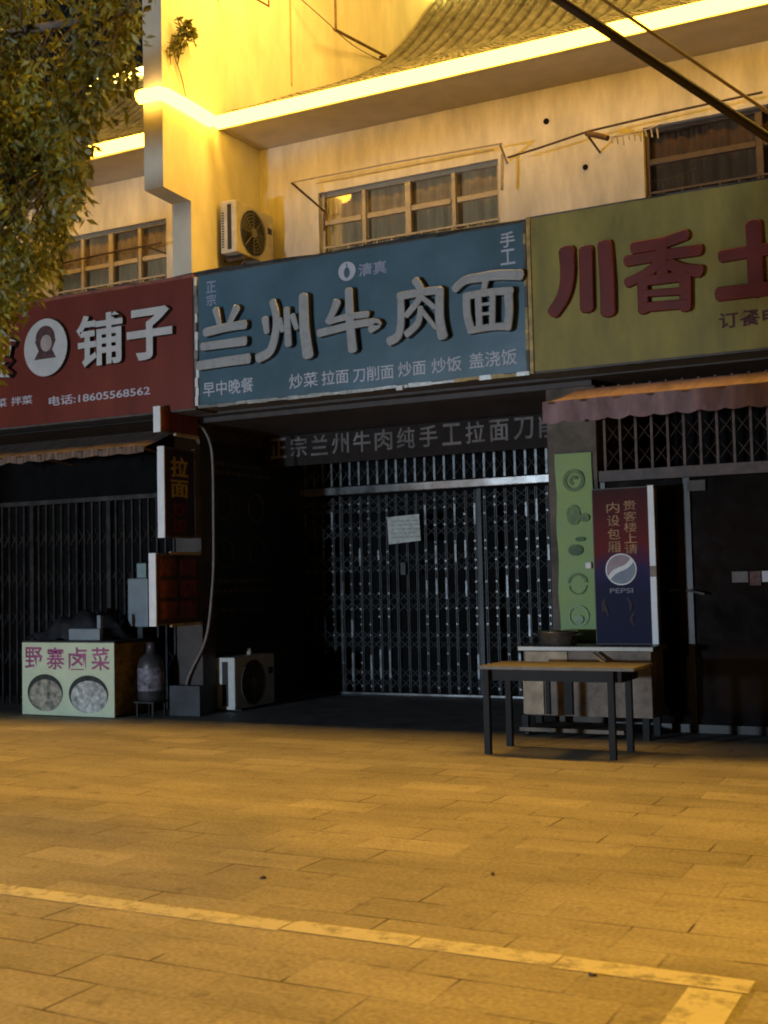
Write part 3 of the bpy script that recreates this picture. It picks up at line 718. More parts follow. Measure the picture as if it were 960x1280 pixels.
for i in range(14):
    a = 3.46 + 1.44 * i / 14
    tr.box(-7.825 + random.uniform(-.006, .006), -7.79 + random.uniform(-.006, .012), YS - .03 + random.uniform(-.01, .01), YS - .0, a, a + .10, mi=1 if random.random() < .6 else 0)
    tr.box(-3.955 + random.uniform(-.006, .006), -3.925, YS - .025, YS, a, a + .10, mi=2 if random.random() < .5 else 3)
tr.box(-5.34, -5.27, YS - .05, YS - .02, 3.40, 3.44, mi=1)
tr.build('trim', [M['alu'], M['white'], M['gold_trim'], M['sign_side']], bs)
# yellow
ys = sign_box('shop_sign', 'mustard yellow shop sign with thick dark red letters', -3.91, 0.1, 3.43, 4.955, M['yellow_sign'], None)
for k in ('chuan', 'xiang', 'tu'):
    brush_char(k, YF, .05, .012, [M['letter_red'], M['letter_red_side']], ys)
text('lettering', '订餐电话', -2.135, -1.42, 3.655, 3.80, YF, mat('maroon print', (.07, .012, .015), .6, var=.3), ys, .004, .02)
tr = MB(); tr.box(-3.915, -3.88, YS - .03, YS, 3.43, 4.95); tr.build('trim', M['gold_trim'], ys)

# board hanging under the blue sign
hb = thing('hanging_board', 'long dark board under the blue sign with one row of grey characters', 'sign', (-6.1, 12.95, 3.0))
MB().box(-8.36, -3.99, 12.94, 12.97, 2.96, 3.44 - .09).build('board', M['board'], hb)
s = '正宗兰州牛肉纯手工拉面刀削面'; n = len(s)
for i, c in enumerate(s):
    x0 = -8.26 + i * (4.22 / n)
    text('character', c, x0 + .02, x0 + .26, 3.07, 3.325, 12.94, M['print_faint'], hb, .004, .012)
for x in (-7.9, -6.1, -4.3): MB().tube([(x, 12.955, 3.345), (x, 12.955, 3.365)], .008, 6).build('hanger', M['rust'], hb)

# ------------------------------------------------------------ signs projecting from the pier
def proj_sign(name, label, y0, y1, z0, z1, face, edge=True, rim='rust', th=.085, x1=-8.20):
    t = thing(name, label, 'sign', (x1 - th / 2, y1, z0), 'signs projecting from the pier')
    MB().box(x1 - th, x1, y0, y1, z0, z1).build('sign_case', M['sign_side'], t)
    MB().box(x1 - th - .004, x1 + .004, y0 - .012, y0 - .001, z0 - .004, z1 + .004).build('edge_strip', M['alu_white'], t)
    MB().add([(x1 + .003, y0 + .02, z0 + .02), (x1 + .003, y1 - .02, z0 + .02), (x1 + .003, y1 - .02, z1 - .02), (x1 + .003, y0 + .02, z1 - .02)], [(0, 1, 2, 3)]).build('sign_face', face, t)
    if rim: 
        MB().box(x1 - .02, x1 + .012, y0 + .26, y1, z1 - .012, z1 + .022).build('rim', M['card'], t)
        MB().box(x1 - .02, x1 + .012, y0 + .26, y1, z0 - .022, z0 + .012).build('rim', M['card'], t)
    MB().box(x1 - .06, x1 - .03, y1, 11.36, z1 - .08, z1 - .05).build('bracket', M['rust'], t)
    MB().box(x1 - .06, x1 - .03, y1, 11.36, z0 + .05, z0 + .08).build('bracket', M['rust'], t)
    return t
f1 = mat('dull red panel', (.16, .03, .022), .5, var=.35, scale=5)
t = proj_sign('projecting_sign', 'small dull red sign, highest of the three on the pier', 10.63, 11.33, 3.19, 3.47, f1)
MB().box(-8.199, -8.193, 10.97, 11.0, 3.21, 3.45).build('divider', M['sign_side'], t)
t = proj_sign('projecting_sign', 'tall dark sign with two gold characters between the two red signs', 10.69, 11.25, 2.02, 3.03, mat('dark maroon face', (.028, .010, .010), .5, var=.3), rim=None)
text('character', '拉', 10.80, 11.12, 2.70, 2.93, -8.197, M['print_gold'], t, .004, .02, face='+x')
text('character', '面', 10.80, 11.12, 2.47, 2.67, -8.197, M['print_gold'], t, .004, .02, face='+x')
text('character', '炒', 10.82, 11.10, 2.26, 2.43, -8.197, M['print_dkred'], t, .004, .01, face='+x')
text('character', '饭', 10.82, 11.10, 2.07, 2.23, -8.197, M['print_dkred'], t, .004, .01, face='+x')
t = proj_sign('projecting_sign', 'wide red and brown menu sign, lowest of the three on the pier', 10.52, 11.34, 1.05, 1.84, mat('brown menu face', (.05, .022, .014), .5, var=.5, scale=7))
mm = MB()
for i in range(3):
    for j in range(2):
        mm.box(-8.197, -8.193, 10.58 + j * .37, 10.88 + j * .37, 1.12 + i * .235, 1.31 + i * .235)
mm.build('menu_panel', mat('rust red menu panels', (.15, .03, .015), .6, var=.8, scale=14, c2=(.03, .015, .01)), t)

# ------------------------------------------------------------ air conditioners
def aircon(label, x0, y0, z0, w, d, hgt, casing, group):
    """outdoor unit, back to the wall on its left, fan facing right (+x); slatted end facing the street"""
    t = thing('air_conditioner', label, 'air conditioner', (x0 + d / 2, y0 + w / 2, z0), group)
    MB().box(x0, x0 + d, y0, y0 + w, z0 + .02, z0 + hgt, bev=.012).build('casing', casing, t)
    e = MB()
    zz = z0 + .09
    e.box(x0 + d * .46, x0 + d * .72, y0 - .004, y0 + .001, z0 + .06, z0 + hgt - .05)
    while zz < z0 + hgt - .14:
        e.box(x0 + d * .08, x0 + d * .24, y0 - .004, y0 + .001, zz, zz + .014); zz += .032
    e.build('side_vent', M['ac_black'], t)
    xf = x0 + d; cy = y0 + w * .44; cz = z0 + hgt * .5; r = hgt * .42
    f = MB(); n = 32
    f.v.append((xf + .002, cy, cz)); 
    for j in range(n): a = 2 * math.pi * j / n; f.v.append((xf + .002, cy + r * math.cos(a), cz + r * math.sin(a)))
    for j in range(n): f.f.append([0, 1 + j, 1 + (j + 1) % n]); f.m.append(0)
    fan = f.build('fan_opening', M['ac_black'], t)
    gr = MB()
    for q in range(1, 8):
        rr = r * q / 7; gr.tube([(xf + .014, cy + rr * math.cos(2 * math.pi * j / 28), cz + rr * math.sin(2 * math.pi * j / 28)) for j in range(29)], .0045, 4, cap=False)
    for j in range(8): a = math.pi * j / 4; gr.tube([(xf + .016, cy + .04 * math.cos(a), cz + .04 * math.sin(a)), (xf + .016, cy + r * math.cos(a), cz + r * math.sin(a))], .005, 4)
    gr.tube([(xf + .008, cy, cz), (xf + .022, cy, cz)], .06, 14)
    gr.build('fan_guard', M['ac_grille'], fan)
    pl = MB().box(xf + .001, xf + .004, y0 + w * .84, y0 + w * .95, z0 + hgt * .62, z0 + hgt * .74); pl.build('maker_plate', M['ac_black'], t)
    for yy in (y0 + .12, y0 + w - .18): MB().box(x0 - .005, x0 + d + .005, yy, yy + .05, z0, z0 + .018).build('foot', M['ac_black'], t)
    return t
G = 'outdoor air conditioner units'
aircon('cream air conditioner unit on the ledge above the blue sign', -8.19, 11.83, 5.44, .84, .22, .66, M['ac_old'], G)
br = MB(); 
for yy in (11.97, 12.46): br.box(-8.245, -7.93, yy, yy + .04, 5.395, 5.437); br.tube([(-8.24, yy + .02, 5.12), (-7.95, yy + .02, 5.39)], .016, 6)
o = br.build('wall_bracket', M['rust']); origins(o, (-8.25, 12.2, 5.4)); tag(o, 'rusty wall bracket carrying the upper air conditioner unit', 'bracket')
aircon('air conditioner unit standing on the pavement by the dark side wall', -8.29, 11.66, .006, .86, .32, .625, M['ac_white'], G)
kn = MB(); kn.lathe([(0.0, 0), (.03, .0), (.034, .03), (.022, .055), (.02, .075), (0, .08)], (-8.12, 12.2, .632), 14)
o = kn.build('small_bottle', mat('beige bottle', (.45, .38, .28), .5), smooth=True); origins(o, (-8.12, 12.2, .632)); tag(o, 'small beige bottle standing on the lower air conditioner unit', 'bottle')

# menu panel on the side wall of the recess
mp = thing('menu_board', 'big dark menu panel with faded rings on the side wall behind the lower air conditioner', 'menu board', (-8.36, 12.6, .7))
MB().box(-8.369, -8.355, 11.68, 13.75, .75, 3.2).build('panel', mat('black brown panel', (.014, .011, .010), .55, var=.3, scale=3), mp)
for (y, z, r) in ((12.05, 1.87, .17), (12.05, 2.44, .17), (12.75, 1.9, .17), (12.75, 2.44, .17)):
    MB().tube([(-8.35, y + r * math.cos(2 * math.pi * j / 24), z + r * math.sin(2 * math.pi * j / 24)) for j in range(25)], .009, 4, cap=False).build('ring', M['print_dim'], mp)
ds = MB()
for (z, ya, yb) in ((1.50, 11.8, 13.0), (1.38, 11.8, 13.1), (2.92, 11.75, 12.9), (2.82, 11.75, 13.1), (1.15, 11.8, 12.9)):
    y = ya
    while y < yb: wd = random.uniform(.05, .10); ds.box(-8.354, -8.35, y, y + wd, z, z + .045); y += wd + random.uniform(.02, .06)
ds.build('faded_marks', M['print_dim'], mp)

# conduit running down beside the pier
pp = [(-8.22, 11.37, 3.34), (-8.12, 11.34, 3.27), (-8.03, 11.33, 3.10), (-8.0, 11.33, 2.85), (-8.0, 11.33, 2.3), (-8.01, 11.33, 1.7), (-8.04, 11.33, 1.38), (-8.09, 11.33, 1.02), (-8.17, 11.33, .78), (-8.30, 11.32, .56), (-8.37, 11.31, .42), (-8.40, 11.31, .30), (-8.36, 11.30, .10), (-8.25, 11.28, .02)]
def spline(pts, k=5):
    P = [Vector(p) for p in pts]; Q = []
    for i in range(len(P) - 1):
        p0 = P[max(i - 1, 0)]; p1 = P[i]; p2 = P[i + 1]; p3 = P[min(i + 2, len(P) - 1)]
        for j in range(k):
            t = j / k; Q.append(0.5 * ((2 * p1) + (p2 - p0) * t + (2 * p0 - 5 * p1 + 4 * p2 - p3) * t * t + (3 * p1 - p0 - 3 * p2 + p3) * t ** 3))
    return Q + [P[-1]]
o = MB().tube(spline(pp), .016, 8).build('conduit', M['pipe'], smooth=True); origins(o, pp[0]); tag(o, 'grey conduit curving down the pier and bending in at its foot', 'pipe')
o = MB().box(-8.54, -8.12, 11.18, 11.35, .004, .34).build('pier_base', mat('dark blue grey tiled block', (.05, .055, .065), .5, var=.3, scale=5)); origins(o, (-8.33, 11.26, .004)); tag(o, 'low dark tiled block at the foot of the pier, left of the lower air conditioner', 'block')

# ------------------------------------------------------------ snack stall box and what stands near it
fb = thing('food_stall_box', 'cream and amber food stall box with magenta characters and two round dish pictures', 'stall', (-9.67, 11.05, 0))
MB().box(-10.33, -8.985, 10.74, 11.42, .05, .84).build('cabinet', M['box_side'], fb)
MB().box(-10.345, -8.965, 10.725, 10.738, .012, .852).build('front_sheet', M['box_cream'], fb)
sd = MB(); sd.box(-8.983, -8.975, 10.745, 11.41, .03, .84); sd.build('side_sheet', M['box_side'], fb)
MB().box(-10.35, -8.97, 10.74, 11.43, .853, .872).build('top', M['tarp'], fb)
for (a, b_) in ((-10.28, 10.8), (-9.08, 10.8), (-10.28, 11.32), (-9.08, 11.32)): MB().box(a, a + .06, b_, b_ + .06, 0, .05).build('foot', M['ac_black'], fb)
for i, c in enumerate('野寨卤菜'):
    text('character', c, -10.30 + i * .335, -10.03 + i * .335, .54, .80, 10.725, M['purple'], fb, .003, .012)
for i, (cx, cz, r, m) in enumerate(((-9.99, .25, .27, 'dish1'), (-9.34, .245, .29, 'dish2'))):
    p = MB(); disc(p, cx, cz + .02, r, .215, 10.725, 10.722); pl = p.build('dish_picture', M['plate'], fb)
    p = MB(); disc(p, cx + .01, cz - .01, r * .92, .185, 10.722, 10.7195); p.build('food_print', M[m], pl)
tp = MB(); n = 26; mrow = 12                           # black tarpaulin heap
for i in range(n + 1):
    for j in range(mrow + 1):
        u = i / n; v = j / mrow
        x = -10.42 + 1.2 * u + random.uniform(-.01, .01); y = 10.86 + .55 * v + random.uniform(-.01, .01)
        z = .88 + (0.42 * math.sin(math.pi * min(1, u * 1.0)) ** .6 * (0.55 + .45 * u)) * math.sin(math.pi * min(max(v, .0), 1)) ** .4 + .035 * math.sin(u * 17 + v * 9) + .02 * random.random() - (.03 if 0 < u < 1 else 0)
        tp.v.append((x, y, max(z, .876)))
for i in range(n):
    for j in range(mrow): a = i * (mrow + 1) + j; tp.f.append([a, a + 1, a + mrow + 2, a + mrow + 1]); tp.m.append(0)
o = tp.build('tarpaulin', M['tarp'], smooth=True); origins(o, (-9.85, 11.1, .876)); tag(o, 'black tarpaulin heaped over the top of the food stall box', 'tarpaulin')
cb = MB(); cb.box(-9.68, -9.22, 10.78, 10.852, .876, 1.01, bev=.01); cb.box(-9.27, -9.22, 10.80, 10.852, 1.01, 1.16)
o = cb.build('plastic_bin', M['bin']); origins(o, (-9.45, 10.82, .876)); tag(o, 'pale blue grey plastic bin on the stall box, in front of the tarpaulin', 'bin')
wb = thing('meter_box', 'pale blue metal box on a post behind the lowest projecting sign', 'box', (-9.2, 11.5, .95))
MB().box(-9.33, -9.03, 11.42, 11.58, 1.0, 1.58, bev=.015).build('box', M['bin'], wb)
MB().box(-9.20, -9.06, 11.43, 11.57, 1.582, 1.76, bev=.012).build('cap', mat('pale cyan plastic', (.22, .33, .34), .5), wb)
MB().box(-9.22, -9.14, 11.46, 11.54, .004, 1.0).build('post', M['steel_dark'], wb)
jb = thing('water_jug', 'dark jug with a pale round label between the stall box and the pier', 'jug', (-8.68, 11.1, .004))
MB().lathe([(0, .18), (.13, .18), (.15, .2), (.15, .58), (.13, .66), (.06, .72), (.045, .80), (.05, .84), (0, .845)], (-8.70, 11.05, .0), 20).build('body', mat('smoky plastic', (.05, .048, .056), .4, var=.4), jb, smooth=True)
MB().lathe([(.153, .30), (.1535, .56)], (-8.70, 11.05, .0), 20).build('label', mat('pale label print', (.20, .19, .24), .6, var=.6, scale=14), jb, smooth=True)
st = MB()
for a, b_ in ((-.12, -.12), (.10, -.12), (-.12, .10), (.10, .10)): st.box(-8.70 + a, -8.68 + a, 11.05 + b_, 11.07 + b_, .004, .16)
st.box(-8.84, -8.56, 10.91, 11.19, .16, .179); st.build('stand', M['ac_black'], jb)

# ------------------------------------------------------------ table, stove cart, pot
tb = thing('folding_table', 'plain table with worn tan top and black legs in front of the stove cart', 'table', (-3.4, 9.83, 0))
MB().box(-4.02, -2.66, 9.53, 10.14, .715, .745, bev=.006).build('tabletop', M['wood_top'], tb)
MB().box(-3.95, -2.78, 9.58, 10.08, .62, .713).build('apron', M['table_leg'], tb)
for x in (-3.95, -2.86):
    for y in (9.56, 10.07):
        MB().box(x - .026, x + .026, y - .026, y + .026, 0, .7135).build('leg', M['table_leg'], tb)
ct = thing('stove_cart', 'dull metal stove cart with a tan board, standing behind the table', 'cart', (-3.45, 10.95, 0))
MB().box(-4.09, -2.80, 10.68, 11.20, .80, .845, bev=.006).build('worktop', M['cart_top'], ct)
c = MB(); c.box(-4.05, -2.84, 10.74, 11.18, .20, .80); c.build('body', M['cart'], ct)
MB().box(-4.06, -3.86, 10.722, 10.738, .21, .58).build('tan_panel', M['card'], ct)
MB().box(-4.03, -3.62, 10.722, 10.738, .66, .79).build('tan_panel', M['card'], ct)
MB().box(-3.84, -3.80, 10.72, 10.738, .21, .62).build('burner_post', M['table_leg'], ct)
MB().box(-3.66, -3.58, 10.715, 10.738, .21, .62).build('burner_post', M['table_leg'], ct)
c = MB(); c.box(-4.10, -3.1, 10.70, 11.16, .05, .085); c.build('lower_shelf', M['cart'], ct)
for x in (-4.05, -2.90):
    for y in (10.75, 11.13): MB().box(x - .03, x + .03, y - .03, y + .03, 0.085 if x < -3 else 0, .2).build('leg', M['table_leg'], ct)
for x in (-4.05, -3.2):
    for y in (10.78, 11.1): MB().tube([(x - .02, y, .025), (x + .02, y, .025)], .024, 12).build('caster', M['ac_black'], ct)
pt = thing('cooking_pot', 'shallow aluminium pot on the left end of the stove cart', 'pot', (-3.77, 10.92, .846))
MB().lathe([(0, 0), (.165, 0), (.18, .012), (.185, .12), (.20, .125), (.198, .13), (.178, .122), (.172, .015), (0, .01)], (-3.77, 10.92, .847), 32).build('pan', M['pot'], pt, smooth=True)
for sgn in (-1, 1): MB().tube([(-3.77 + sgn * .185, 10.88, .94), (-3.77 + sgn * .235, 10.89, .95), (-3.77 + sgn * .235, 10.95, .95), (-3.77 + sgn * .185, 10.96, .94)], .008, 6).build('handle', M['pot'], pt)
sc = MB(); sc.add([(-3.36, 10.655, .79), (-3.33, 10.655, .80), (-3.20, 10.60, .70), (-3.15, 10.60, .69), (-3.17, 10.60, .675), (-3.25, 10.62, .69)], [(0, 1, 2, 5), (2, 3, 4, 5)])
sc.add([(p[0], p[1] + .012, p[2]) for p in ((-3.36, 10.655, .79), (-3.33, 10.655, .80), (-3.20, 10.60, .70), (-3.15, 10.60, .69), (-3.17, 10.60, .675), (-3.25, 10.62, .69))], [(0, 1, 2, 5), (2, 3, 4, 5)])
o = sc.build('kitchen_scoop', M['rail']); origins(o, (-3.25, 10.62, .72)); tag(o, 'shiny metal scoop hanging from the front edge of the stove cart', 'scoop')

# ------------------------------------------------------------ green banner, drinks light box, notices
gb = thing('green_banner', 'tall narrow green banner with a column of round plant pictures on the pier', 'banner', (-3.7, 11.33, .9))
bn = MB(); n = 14
for i in range(n + 1):
    z = .86 + (2.70 - .86) * i / n; w = .006 * math.sin(i * 1.3)
    bn.v += [(-3.885 + w, 11.33 + w, z), (-3.515 + w, 11.335 - w, z), (-3.885 + w, 11.342 + w, z), (-3.515 + w, 11.347 - w, z)]
for i in range(n):
    a = i * 4; b_ = a + 4
    bn.f += [[a, a + 1, b_ + 1, b_], [a + 3, a + 2, b_ + 2, b_ + 3], [a + 1, a + 3, b_ + 3, b_ + 1], [a + 2, a, b_, b_ + 2]]; bn.m += [0] * 4
bn.build('cloth', M['green'], gb, smooth=False)
def ring(mb, cx, cz, r0, r1, y, a0=0, a1=2 * math.pi, n=28):
    k = len(mb.v)
    for j in range(n + 1):
        t = a0 + (a1 - a0) * j / n
        for r in (r0, r1): mb.v.append((cx + r * math.cos(t), y, cz + r * math.sin(t)))
    for j in range(n): mb.f.append([k + 2 * j, k + 2 * j + 1, k + 2 * j + 3, k + 2 * j + 2]); mb.m.append(0)
yb = 11.318
p = MB(); ring(p, -3.70, 2.43, .075, .11, yb); ring(p, -3.70, 2.43, .02, .05, yb, .3, 4.6); p.build('picture', M['green_mid'], gb)
p = MB(); disc(p, -3.71, 2.09, .07, .10, yb, yb - .002); disc(p, -3.60, 2.06, .05, .04, yb - .001, yb - .0035, n=14); p.build('picture', M['green_mid'], gb)
p = MB(); disc(p, -3.70, 1.745, .075, .055, yb, yb - .002); disc(p, -3.65, 1.85, .05, .022, yb, yb - .002); p.build('picture', M['green_dark'], gb)
p = MB(); ring(p, -3.69, 1.42, .075, .10, yb, .1, math.pi); ring(p, -3.69, 1.40, .08, .09, yb - .001, math.pi, 2 * math.pi); p.build('picture', M['green_mid'], gb)
p = MB(); ring(p, -3.69, 1.10, .09, .105, yb); disc(p, -3.69, 1.07, .05, .04, yb, yb - .002); p.build('picture', M['green_pale'], gb)

def two_tone():
    m = bpy.data.materials.new('red to blue poster'); m.use_nodes = True
    t = m.node_tree; n = t.nodes; L = t.links; b = n['Principled BSDF']
    tc = n.new('ShaderNodeTexCoord'); sp = n.new('ShaderNodeSeparateXYZ'); L.new(tc.outputs['Object'], sp.inputs[0])
    no = n.new('ShaderNodeTexNoise'); no.inputs['Scale'].default_value = 5; L.new(tc.outputs['Object'], no.inputs['Vector'])
    ad = n.new('ShaderNodeMath'); ad.operation = 'MULTIPLY_ADD'; ad.inputs[1].default_value = .35; L.new(no.outputs['Fac'], ad.inputs[0]); L.new(sp.outputs['Z'], ad.inputs[2])
    r = n.new('ShaderNodeValToRGB'); e = r.color_ramp.elements
    mr = n.new('ShaderNodeMapRange'); mr.inputs[1].default_value = .15; mr.inputs[2].default_value = 1.65; L.new(ad.outputs[0], mr.inputs[0])
    e[0].position = .35; e[0].color = (.010, .012, .045, 1); e[1].position = .62; e[1].color = (.13, .014, .014, 1)
    x = e.new(.47); x.color = (.022, .018, .085, 1); x = e.new(.97); x.color = (.045, .010, .010, 1)
    L.new(mr.outputs[0], r.inputs[0]); L.new(r.outputs[0], b.inputs['Base Color']); b.inputs['Roughness'].default_value = .6; b.inputs['Specular IOR Level'].default_value = .15
    return m
pb = thing('drinks_light_box', 'red and blue drinks light box with a round emblem, right of the green banner', 'light box', (-3.12, 11.0, .846))
MB().box(-3.42, -2.83, 11.0, 11.12, .847, 2.31).build('case', M['sign_side'], pb)
MB().box(-3.41, -2.885, 10.99, 10.999, .855, 2.30).build('poster', two_tone(), pb)
es = MB(); es.box(-2.88, -2.825, 10.975, 11.0, .85, 1.47); es.box(-2.88, -2.825, 10.975, 11.0, 1.57, 2.315); es.build('edge_strip', M['alu_white'], pb)
MB().box(-2.882, -2.823, 10.98, 11.0, 1.471, 1.569).build('edge_clip', M['cart'], pb)
pm = mat('pale orange print', (.42, .24, .10), .6, var=.35, scale=9)
for i, c in enumerate('内设包厢'): text('character', c, -3.275, -3.155, 2.075 - i * .123, 2.175 - i * .123, 10.99, pm, pb, .003, 0)
for i, c in enumerate('贵客楼上请'): text('character', c, -3.115, -2.995, 2.095 - i * .102, 2.185 - i * .102, 10.99, pm, pb, .003, 0)
em = MB(); disc(em, -3.157, 1.545, .148, .148, 10.99, 10.987); E_ = em.build('emblem', M['white'], pb)
def chord(a0, a1, bulge):
    pts = [(-3.157 + .136 * math.cos(a0 + (a1 - a0) * j / 24), 1.545 + .136 * math.sin(a0 + (a1 - a0) * j / 24)) for j in range(25)]
    p, q = Vector(pts[-1]), Vector(pts[0]); d = q - p; nn = Vector((-d.y, d.x)).normalized()
    return pts + [tuple(p + d * t + nn * bulge * math.sin(2 * math.pi * t)) for t in (.15, .3, .45, .6, .75, .9)]
MB().prism(chord(math.radians(48), math.radians(205), .016), 10.983, 10.986, 'y').build('emblem_red', mat('deep red print', (.13, .02, .02), .4), E_)
MB().prism(chord(math.radians(222), math.radians(388), .012), 10.983, 10.986, 'y').build('emblem_blue', mat('navy print', (.012, .016, .06), .4), E_)
text('lettering', 'PEPSI', -3.27, -3.05, 1.325, 1.37, 10.99, mat('grey blue print', (.20, .21, .27), .6), pb, .003, .01)
sw = MB()
for q in range(5):
    x = random.uniform(-3.33, -2.98); z = random.uniform(.92, 1.22)
    sw.tube(spline([(x + .02 * math.sin(a * 2.2 + q), 10.988, z + a * .07) for a in range(3)]), [.004 + .012 * math.sin(math.pi * i / 10) for i in range(11)], 6)
sw.build('splash_print', mat('grey splash print', (.07, .065, .09), .5), pb)
o = MB().box(-3.50, -3.44, 10.98, 11.05, 1.56, 1.62, bev=.008).build('socket', M['white']); origins(o, (-3.47, 11.0, 1.56)); tag(o, 'small white socket between the green banner and the drinks light box', 'socket')

np_ = thing('paper_notice', 'pale paper notice taped to the folding gate', 'notice', (-6.79, 13.85, 1.96))
MB().prism([(-7.03, 2.30), (-6.57, 2.325), (-6.555, 1.985), (-7.01, 1.95)], 13.80, 13.803, 'y').build('sheet', M['paper'], np_)
pr = MB()
for i in range(5):
    x = -6.97
    while x < -6.63:
        wd = random.uniform(.03, .09); pr.box(x, x + wd, 13.7975, 13.7995, 2.03 + i * .052, 2.045 + i * .052); x += wd + .02
pr.build('faint_print', mat('faint grey print', (.36, .39, .37), .8), np_)
g_ = 'papers stuck on the dark glass door'
for (a, b_, c, d_, lb, mm_) in ((-2.225, -2.08, 1.40, 1.50, 'grey paper label on the dark glass door, left of the reddish one', M['print_faint']), (-2.065, -1.965, 1.37, 1.50, 'reddish grey paper label on the dark glass door', mat('reddish paper', (.14, .075, .07), .8, var=.5, scale=20)), (-1.955, -1.84, 1.40, 1.50, 'brightest white paper label on the dark glass door at the picture edge', M['print_white']), (-2.61, -2.44, 2.27, 2.37, 'small dim label under the lintel over the dark glass door', M['print_dim'])):
    o = MB().box(a, b_, 11.392, 11.396, c, d_).build('paper_label', mm_); origins(o, ((a + b_) / 2, 11.394, c)); tag(o, lb, 'label', g_)

# ------------------------------------------------------------ awnings
def awning(name, label, x0, x1, ya, za, yb, zb, drop, m, skew=0.0, wave=.10, amp=.022):
    t = thing(name, label, 'awning', ((x0 + x1) / 2, ya, zb))
    mb = MB(); n = int((x1 - x0) / .05)
    for i in range(n + 1):
        u = i / n; xa = x0 + skew + (x1 - x0 - skew) * u; xb = x0 + (x1 - x0) * u
        for k in range(6):
            v = k / 5; sag = -.02 * math.sin(math.pi * v) + .010 * math.sin(u * 40 + v * 3) * v
            mb.v.append((xa + (xb - xa) * v, ya + (yb - ya) * v, za + (zb - za) * v + sag))
    for i in range(n):
        for k in range(5): a = i * 6 + k; mb.f.append([a, a + 1, a + 7, a + 6]); mb.m.append(0)
    mb.build('cloth', m, t, smooth=True)
    vb = MB(); n *= 3
    for i in range(n + 1):
        u = i / n; x = x0 + (x1 - x0) * u
        vb.v += [(x, yb - .005 + .012 * math.sin(x * 21), zb + .012), (x, yb - .012 + .022 * math.sin(x * 21 + .4), zb - drop - amp * abs(math.sin(math.pi * x / wave / 2)))]
    for i in range(n): vb.f.append([2 * i, 2 * i + 2, 2 * i + 3, 2 * i + 1]); vb.m.append(0)
    vb.build('valance', m, t, smooth=True)
    fr = MB(); fr.tube([(x0, yb + .02, zb), (x1, yb + .02, zb)], .018, 8)
    for x in (x0 + .1, (x0 + x1) / 2, x1 - .1): fr.tube([(x, yb + .02, zb), (x, 11.2, zb - .05)], .014, 6)
    fr.build('frame', M['rust'], t)
    return t
awning('awning', 'dull red cloth awning with scalloped hem under the mustard sign', -3.60, 0.2, 10.76, 3.235, 10.20, 3.045, .17, M['awn_red'], skew=.15)
awning('awning', 'weathered brown striped awning under the red sign', -11.6, -8.3, 11.1, 3.28, 10.45, 3.02, .06, M['awn_brown'], wave=.16, amp=.02)

# ------------------------------------------------------------ things fixed to the upper walls
dr = thing('drying_rack', 'thin metal clothes drying rod on two arms over the middle window', 'drying rack', (-6.0, YW, 6.2))
r = MB(); r.tube([(-7.42, 12.2, 6.31), (-6.0, 12.19, 6.30), (-4.68, 12.2, 6.275)], .011, 6); r.build('rod', M['frame'], dr)
r = MB(); r.tube([(-7.40, 12.2, 6.30), (-7.30, YW, 6.10), (-7.30, YW - .01, 5.85)], .014, 6); r.build('arm', M['rust'], dr)
r = MB(); r.tube([(-4.71, 12.2, 6.27), (-4.86, YW, 6.27)], .014, 6); r.tube([(-4.80, 12.5, 6.27), (-4.82, 12.5, 5.86)], .02, 6); r.build('arm', M['frame'], dr)
r = MB(); r.tube([(-7.30, 12.62, 6.40), (-4.95, 12.62, 6.385)], .009, 6); r.build('rod', M['frame'], dr)
sr = thing('drying_rack', 'clothes rod with a swung arm and pegs beside the dark right window', 'drying rack', (-3.2, YW, 6.2))
r = MB(); r.tube([(-4.68, 12.35, 6.16), (-4.3, 12.30, 6.18), (-3.7, 12.2, 6.22), (-2.9, 12.2, 6.25), (-1.9, 12.2, 6.27)], .012, 6); r.build('rod', M['rust'], sr)
r = MB(); r.tube([(-3.72, 12.2, 6.20), (-3.58, 12.1, 6.12), (-3.45, 12.05, 6.05)], .03, 8); r.tube([(-3.72, 12.2, 6.19), (-3.76, YW, 6.19)], .014, 6); r.build('arm', M['rust'], sr)
r = MB(); r.tube(spline([(-3.52, 12.08, 6.08), (-3.3, 12.08, 6.06), (-3.05, 12.1, 6.08), (-2.9, 12.12, 6.12)]), .008, 6)
for i in range(9): x = -3.42 + i * .06; r.tube([(x, 12.08, 6.065), (x + .01, 12.08, 6.0 - .02 * (i % 3))], .009, 6)
r.build('pegs', M['card'], sr)
r = MB(); r.tube([(-11.85, 12.45, 5.90), (-10.6, 12.42, 5.93), (-9.55, 12.45, 5.95)], .013, 6)
for x in (-11.6, -9.75): r.tube([(x, 12.45, 5.92), (x, YW, 5.92)], .012, 6)
o = r.build('drying_rod', M['rust']); origins(o, (-10.6, YW, 5.9)); tag(o, 'rusty drying rod across the left window above the red sign', 'drying rack')
# brackets on the flank of the fire wall
g2 = 'rod brackets on the yellow flank wall'
r = MB(); r.tube([(XF, 11.93, 8.67), (XF + .38, 11.93, 8.67), (XF + .38, 12.5, 8.73), (XF + .38, 12.5, 9.3)], .013, 6); r.tube([(XF, 12.5, 9.3), (XF + .4, 12.5, 9.3)], .013, 6)
o = r.build('rod_bracket', M['rust']); origins(o, (XF, 12.2, 8.7)); tag(o, 'small rusty rod bracket high on the yellow wall at the top edge', 'bracket', g2)
r = MB(); r.tube([(XF + .45, 14.1, 9.05), (XF + .45, 14.1, 9.9)], .017, 6); r.tube([(XF + .45, 14.05, 9.05), (XF + .1, 16.3, 9.62)], .022, 6); r.tube([(XF, 14.1, 9.9), (XF + .46, 14.1, 9.9)], .017, 6)
r.tube([(XF, 16.3, 9.62), (XF + .12, 16.3, 9.62)], .022, 6)
